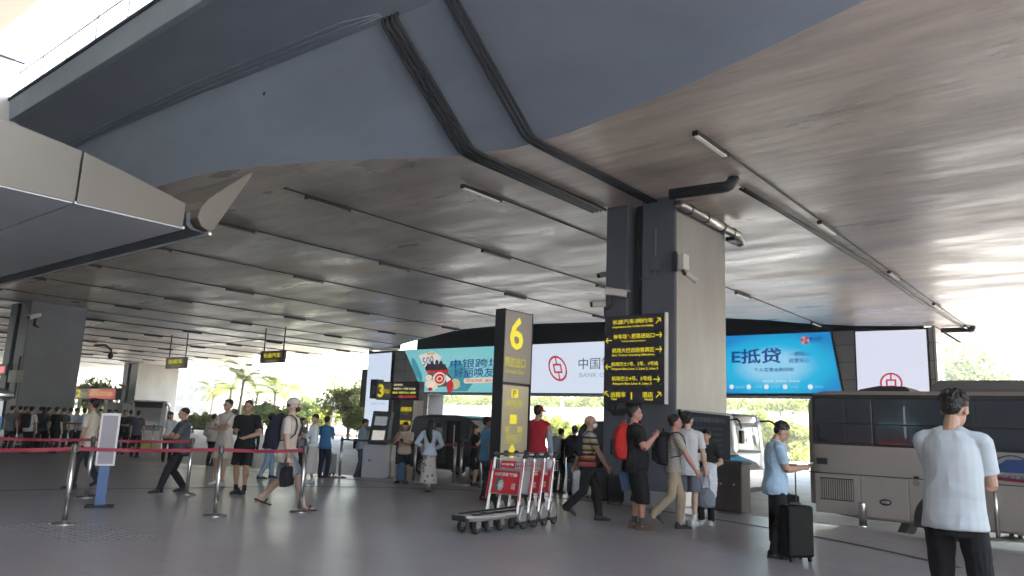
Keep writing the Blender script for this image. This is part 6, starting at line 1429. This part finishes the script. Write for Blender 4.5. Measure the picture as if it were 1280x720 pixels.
# ---- queue at left
P = person('man in cream polo walking left in front of the red 2 board, hand on hip', 103, 611, 497, 262, ((-.03, .10, 0), (.03, -.15, .03)), ('down', 'hip'), 2, (0, 8), fb('cream', (.50, .43, .34)), 'short', fb('darktrouser', (.025, .025, .03)), sk=2, collar=True)
P = person('man in dark grey polo leaning back with folded arms and feet wide apart', 221, 615, 504, 232, ((-.07, .21, 0), (.07, -.09, 0)), ('cross_lo', 'cross'), 3, (4, 10), fb('greypolo', (.085, .09, .10)), 'short', fb('blacktrouser', BLK), hair='buzz', sk=1, g=1.12, collar=True, belly=.02)
P = person('man in pale cream tee and shorts with folded arms, white shoes', 275, 606, 499, 205, ((-.09, .06, 0), (.07, 0, 0)), ('cross_lo', 'cross'), 0, (5, 0), fb('palecream', (.50, .45, .40)), 'short', fb('creamshort', (.52, .46, .40)), 'shorts', (.6, .6, .6), sk=1, glasses=True, hem=.43)
P = person('man in black tee and black shorts facing the camera, phone in hand', 300, 617, 500, 184, ((-.05, .02, 0), (.05, 0, 0)), ('belly', 'phone'), 0, (8, 0), fb('black', BLK), 'short', fb('blackshort', (.011, .011, .013)), 'shorts', (.04, .04, .05), sk=1, g=1.08, sock=(.02, .02, .02), hem=.44)
phone(P, 1, 'phone held by the man in the black tee')
P = person('person in jeans mostly hidden behind the big black rucksack', 332, 598, 516, 60, ((-.08, .10, 0), (.05, -.10, 0)), ('down', 'down'), 4, (0, 0), fb('dark', (.03, .03, .035)), 'short', fb('jeans', (.20, .28, .38)), sk=1)
P = person('man in beige cap and black mask striding right with briefcase and rucksack', 352, 636, 491, 92, ((-.04, -.22, .03), (.03, .20, 0)), ('swb', 'carry'), 5, (0, 0), fb('whitecream', (.55, .48, .42)), 'short', fb('greyshort', (.22, .24, .27)), 'shorts', hair='buzz', sk=3, vox=.009, mask='black', cap=('beige', (.50, .44, .38)), sandals=True, g=1.05, hem=.44)
backpack(P, 'large navy-black rucksack on the back of the man in the beige cap', (.015, .017, .03), sc=1.12); carried(P, 1, 'black briefcase carried low by the man in the cap', .44, .11, .30, BLK)
P = person('person in pale shirt with black trousers behind the man in grey polo', 262, 582, 525, 20, STAND, top=fb('offwhite', (.48, .44, .40)), bottom=fb('blacktrouser', BLK), vox=.016)
backpack(P, 'small beige backpack on the person behind the man in grey polo', (.40, .36, .31), sc=.8)
P = person('dark-haired woman in white top by the white coach', 207, 577, 523, 150, STAND, top=fb('white', (.55, .56, .58)), bottom=fb('blacktrouser', BLK), hair='long', female=True, vox=.016)
P = person('person in dark clothes waiting directly before the coach windscreen', 167, 572, 521, 0, STAND, top=fb('dusk', (.07, .08, .10)), bottom=fb('blacktrouser', BLK), vox=.016)
P = person('boy in dark grey shirt between the cap man and the woman in white', 374, 593, 527, 100, STAND, top=fb('steelgrey', (.11, .13, .16)), bottom=fb('blacktrouser', BLK), sk=1, vox=.013)
P = person('woman in white patterned blouse and long beige skirt looking back, arms folded', 387, 603, 517, 262, ((-.05, .07, 0), (.05, -.03, 0)), ('cross_lo', 'cross'), 0, (0, -60), fb('blouse', (.58, .62, .66)), 'long', None, hair='tied', female=True, shoe=(.6, .6, .6), skirt=(fb('beigeskirt', (.50, .45, .41)), .60, .13, .085, .13), vox=.011, hem=.52)
carried(P, 0, 'grey handbag held under the arm of the woman in white blouse', .24, .08, .16, (.25, .25, .27), 'handbag', 'handbag')
P = person('man in blue polo seen from behind, right of the woman in white', 403, 597, 520, 15, STAND, ('phone', 'phone'), 0, (12, 0), fb('bluepolo', (.05, .16, .32)), 'short', fb('navytrouser', NVY), sk=1, g=1.08, vox=.012, collar=True)
P = person('man in pale blue shirt using the ticket machine, black bag on his shoulder', 448, 596, 523, 78, ((-.05, .02, 0), (.05, -.04, 0)), ('reach', 'phone'), 4, (28, 0), fb('paleblue', (.30, .37, .46)), 'long', fb('darkjeans', (.05, .065, .095)), sk=1, vox=.012)
q = P['M']@P['TT']((-.10, -.02, .58)); t = thing('shoulder_bag', 'black shoulder bag on the man at the ticket machine', 'shoulder bag', tuple(q), P['rz'])
b = MB(); b.box(-.05, -.17, -.16, .05, .13, .10); b.obj('bag', fb('black', BLK), t, bevel=.02); b = MB(); b.tube([(0, -.1, .1), (.06, -.08, .36), (.12, 0, .42)], .012, 6); b.obj('strap', fb('black', BLK), t)
P = person('man in beige tee and dark shorts looking down at his phone beside number 3 pylon', 503, 604, 527, 186, ((-.09, .0, 0), (.09, 0, 0)), ('phone', 'strap'), 0, (26, 0), fb('beigetee', (.50, .40, .31)), 'short', fb('navyshort', (.015, .02, .035)), 'shorts', (.02, .02, .03), sk=1, g=1.12, vox=.011)
phone(P, 0, 'phone held by the man in the beige tee')
P = person('long-haired woman in pale blue jacket and floral skirt seen from behind', 534, 616, 523, 12, ((-.03, .04, 0), (.03, -.08, .03)), (((.10, .10, .60), (.8, -.5, -.3)), 'belly'), 2, (0, 0), fb('paleblueh', (.52, .60, .68)), 'long', None, hair='long', female=True, shoe=(.10, .10, .10), skirt=(fb('floral', (.58, .54, .48), kind='floral', col2=(.16, .14, .11)), .60, .13, .075, .115), vox=.010, hem=.50)
q = P['M']@P['TT']((-.11, .02, .57)); t = thing('shoulder_bag', 'small grey bag at the left hip of the woman in the floral skirt', 'shoulder bag', tuple(q), P['rz']); b = MB(); b.ell((0, 0, 0), (.05, .10, .09), 12, 8); b.obj('bag', fb('greybag', (.20, .19, .19)), t, smooth=True); b = MB(); b.tube([(0, -.08, .06), (.04, -.06, .3), (.1, 0, .4)], .006, 6); b.obj('strap', fb('greybag', (.20, .19, .19)), t)
P = person('woman in black dress standing before the minivan, half hidden by the man in blue', 592, 607, 537, 100, STAND, ('down', 'strap'), 0, (0, 0), fb('black', BLK), 'short', None, hair='long', female=True, skirt=(fb('black', BLK), .60, .27, .08, .11), vox=.013)
P = person('man in bright blue shirt and jeans behind the left edge of the number 6 pylon', 605, 625, 521, 75, STAND, ('phone', 'down'), 0, (5, 0), fb('brightblue', (.10, .30, .52)), 'short', fb('darkjeans', (.05, .065, .095)), sk=1, vox=.011, collar=True)
P = person('attendant in red vest and red cap standing behind the trolleys', 669, 626, 505, 15, STAND, ('phone', 'down'), 0, (5, 20), fb('redvest', (.38, .02, .035)), 'vest', fb('navytrouser', NVY), sk=1, cap=('red', (.40, .02, .03)), vox=.011, g=1.1, hem=.50, extra=1)
TT = P['TT']; b = MB()
for i, s_ in enumerate((-1, 1)):
    sh_ = TT((s_*.112, -.004, .812)); e = P['elb'][i]; w_ = P['wri'][i]; b.tube([sh_, sh_*.5+e*.5, e, e*.5+w_*.5, w_], [.040, .058, .055, .050, .045], 12)
remesh(b, 'sleeves', .012, fb('greyblue', (.28, .33, .40)), P['T'], wr=.005)
P = person('traveller in black with jeans seen from behind, left of the masked man', 716, 619, 532, 20, STAND, ('down', 'strap'), 4, (8, 0), fb('black', BLK), 'short', fb('bluejeans', (.06, .10, .17)), sk=1, vox=.012)
backpack(P, 'black backpack on the traveller left of the masked man', BLK, sc=.95)
P = person('traveller with grey backpack partly hidden behind the trolley handles', 697, 616, 541, 40, STAND, ('phone', 'phone'), 6, (20, 0), fb('black', BLK), 'short', fb('blacktrouser', BLK), sk=1, vox=.013)
backpack(P, 'grey backpack on the traveller behind the trolley handles', (.22, .23, .25), sc=.95)
P = person('bald man in striped polo and white face mask walking right', 733, 650, 517, 92, ((-.03, .12, 0), (.03, -.21, .055)), ('swb', 'swf'), 4, (0, 5), fb('striped', (.4, .3, .2), kind='stripes'), 'short', fb('blacktrouser', BLK), hair='bald', sk=1, mask='white', vox=.008, collar=True, g=1.05, hem=.50)
backpack(P, 'dark bag slung on the back of the masked man', (.02, .02, .022), sc=.62, yo=.0)
P = person('large man in black tee and long black shorts with hiking shoes, hand on his strap', 793, 661, 506, 92, ((-.04, .0, 0), (.05, .05, 0)), ('down', ((.10, .14, .74), (.6, -.2, -1))), 0, (-2, 0), fb('black', BLK), 'short', fb('blackshort', (.011, .011, .013)), 'capri', (.10, .055, .04), sk=4, g=1.28, belly=.035, glasses=True, vox=.009, sock=(.08, .08, .08), hem=.45)
backpack(P, 'red backpack with black pocket on the large man in black', (.45, .025, .02), (.03, .03, .03), sc=1.05)
q = P['M']@Vector((-.32, -.05, .70)); b = MB(); b.box(-.03, -.14, -.16, .03, .14, .16); o = b.obj('folder', mat('folder_blue', (.08, .16, .30), .5), None, bevel=.01); o.location = q; o.rotation_euler = (R(12), R(15), P['rz']); setp(o, 'blue folder hanging at the hand of the large man in black', 'folder')
P = person('slim man in plaid shirt and khaki trousers striding right with black backpack', 842, 661, 518, 92, ((-.03, .06, 0), (.03, -.20, .06)), ('down', 'swf'), 3, (0, 0), fb('plaid', (.36, .33, .28), kind='check', col2=(.22, .20, .18)), 'short', fb('khaki', (.34, .27, .19)), shoe=BLK, sk=4, vox=.008, g=.95, collar=True, hem=.49)
backpack(P, 'black backpack on the slim man in khaki trousers', BLK, sc=.98)
P = person('young man in pale tee and grey shorts seen from behind with white socks and shoes', 860, 657, 515, 25, ((-.06, .06, 0), (.05, .02, 0)), ('down', 'carry'), 0, (0, 15), fb('paletee', (.50, .50, .50)), 'short', fb('greyshorts', (.13, .14, .17)), 'shorts', (.6, .6, .6), sk=3, vox=.009, sock=(.55, .55, .55), hem=.44)
carried(P, 1, 'grey drawstring bag hanging from the hand of the young man in pale tee', .30, .2, .30, (.20, .22, .26), 'cloth_bag', 'bag', soft=True, handle=.20)
P = person('woman in black holding a white jacket, behind the young man in pale tee', 883, 655, 536, 200, ((-.05, 0, 0), (.05, 0, 0)), ('belly', 'phone'), 0, (4, 0), fb('black', BLK), 'short', fb('blacktrouser', BLK), hair='long', female=True, shoe=(.55, .55, .55), vox=.010, g=1.08)
q = P['M']@(P['wri'][0]+Vector((0, .04, 0))); b = MB(); b.tube([(0, 0, .06), (.02, .03, -.06), (.01, .02, -.26), (-.03, .02, -.5)], [.09, .11, .11, .05], 12, ell=(1.1, .5)); b.tube([(.08, 0, .05), (.13, .02, -.12), (.10, .02, -.36)], [.04, .06, .035], 10)
o = remesh(b, 'jacket', .010, fb('whitejacket', (.60, .62, .66)), None, wr=.012, ws=11); o.location = q; o.rotation_euler = (0, 0, P['rz']); setp(o, 'white jacket draped over the arm of the woman in black', 'jacket')
q = P['M']@(P['wri'][1]+Vector((0, .1, .06))); b = MB(); b.box(-.10, -.004, -.07, .10, .004, .07); o = b.obj('paper', M_white); o.location = q; o.rotation_euler = (R(-25), 0, P['rz']); setp(o, 'white sheet of paper in the hand of the woman in black', 'paper')
P = person('man in light blue short-sleeved shirt looking down at his phone beside his suitcase', 971, 697, 525, 97, ((-.05, .02, 0), (.05, -.03, 0)), ('phone', 'phone'), 3, (34, 0), fb('lightblue', (.33, .46, .58)), 'short', fb('blacktrouser', BLK), shoe=BLK, sk=1, vox=.0075, collar=True, hem=.455, g=1.1, belly=.015)
phone(P, 1, 'phone in the hands of the man in the light blue shirt', col=(.5, .5, .5))
P = person('nearest man in white tee and black trousers seen from behind, looking down', 1205, 828, 485, 44, ((-.07, 0, 0), (.07, 0, 0)), (((.0, .20, .66), (.05, -.25, -1)), 'phone_hi'), 5, (26, 14), fb('whitetee', (.44, .48, .50)), 'short', fb('blackjeans', (.012, .012, .014)), sk=1, vox=.0065, hem=.475, g=.97, boxy=.089)
phone(P, 1, 'phone held by the nearest man in the white tee')
# ---- far crowd at left
CR_ = [('man in white tee with a black bag across his back, leftmost in the far crowd', 31, 567, 508, 5, (.55, .57, .6), BLK, 'short', 'bp'), ('long-haired woman in dark clothes near the coral shirt', 48, 564, 512, 330, (.04, .04, .05), BLK, 'long', None), ('person in coral shirt behind the boxes on the trolley', 33.5, 561, 511, 10, (.48, .22, .16), (.03, .04, .07), 'short', None), ('person in pale blue tee with a dark bag, left of the man in black', 54, 563, 512, 20, (.40, .50, .60), NVY, 'short', 'bp'),
       ('broad man in black tee seen from behind in the far crowd', 64, 567, 508.5, 10, BLK, BLK, 'short', None), ('person in white tee right of the broad man in black', 82, 562, 515, 350, (.55, .57, .6), NVY, 'short', None), ('second white tee in the far crowd, close against the first', 89, 560, 516, 30, (.55, .58, .6), BLK, 'short', None), ('person in pale blue shirt at the right end of the far crowd', 99, 563, 515, 340, (.38, .50, .62), BLK, 'short', None), ('thin person in grey at the extreme left edge of the photo', 7, 566, 513, 0, (.15, .15, .17), BLK, 'short', None), ('person in black between the coral shirt and the pale blue tee', 44, 562, 514, 15, (.03, .03, .035), BLK, 'short', None),
       ('person in red-brown far behind the crowd', 18, 560, 515, 350, (.2, .1, .08), BLK, 'short', None), ('person in grey standing by the booth', 138, 566, 519, 200, (.25, .26, .28), BLK, 'short', None), ('person in dark red tee in the far crowd behind the boxes', 25, 562, 514, 20, (.16, .05, .05), NVY, 'short', None), ('person in dark green at the middle of the far crowd', 73, 564, 513, 340, (.05, .09, .07), BLK, 'short', None), ('person in tan shirt walking behind the cream polo man', 118, 566, 518, 90, (.35, .28, .2), BLK, 'short', None), ('person in black standing between the sign stand and the coach', 150, 568, 522, 170, BLK, BLK, 'short', None), ('person in pale grey beyond the grey column base', 130, 560, 517, 30, (.4, .41, .43), NVY, 'long', None), ('person in navy left of the white coach', 158, 563, 520, 10, (.03, .05, .10), BLK, 'short', None), ('tiny distant person in white by the far kerb', 318, 566, 528, 0, (.5, .5, .5), NVY, 'short', None), ('tiny distant person in dark blue by the far kerb', 365, 570, 529, 0, (.05, .08, .15), BLK, 'short', None)]
for lab, px_, py_, hp, hdg_, c1, c2, hr, ex in CR_:
    P = person(lab, px_, py_, hp, hdg_, STAND if hdg_ != 350 else ((-.09, .03, 0), (.07, -.03, 0)), random.choice([('down', 'down'), ('phone', 'down'), ('hip', 'down')]), random.uniform(0, 4), (random.uniform(0, 15), random.uniform(-20, 20)), fb('c%02d%02d%02d' % tuple(int(q*99) for q in c1), c1), 'short', fb('b%02d%02d%02d' % tuple(int(q*99) for q in c2), c2), hair=hr, female=(hr == 'long'), vox=.018, sk=random.choice([0, 1, 3]))
    if ex: backpack(P, 'dark backpack on the '+lab[:60].split(' with')[0]+(' at the left' if px_ < 40 else ''), BLK, sc=.85)
for o in list(bpy.data.objects):
    if o.name == 'tmp': bpy.data.objects.remove(o)
# ================================================================== AIR
m = bpy.data.materials.new('haze'); m.use_nodes = True; t = m.node_tree; t.nodes.clear(); o = t.nodes.new('ShaderNodeOutputMaterial'); v = t.nodes.new('ShaderNodeVolumePrincipled')
v.inputs['Color'].default_value = (.95, .93, .90, 1); v.inputs['Density'].default_value = .0026; v.inputs['Anisotropy'].default_value = .3; t.links.new(v.outputs[0], o.inputs['Volume'])
b = MB(); b.box(-220, -60, -2.7, 160, 190, 26); hz = b.obj('haze', m); hz['kind'] = 'stuff'
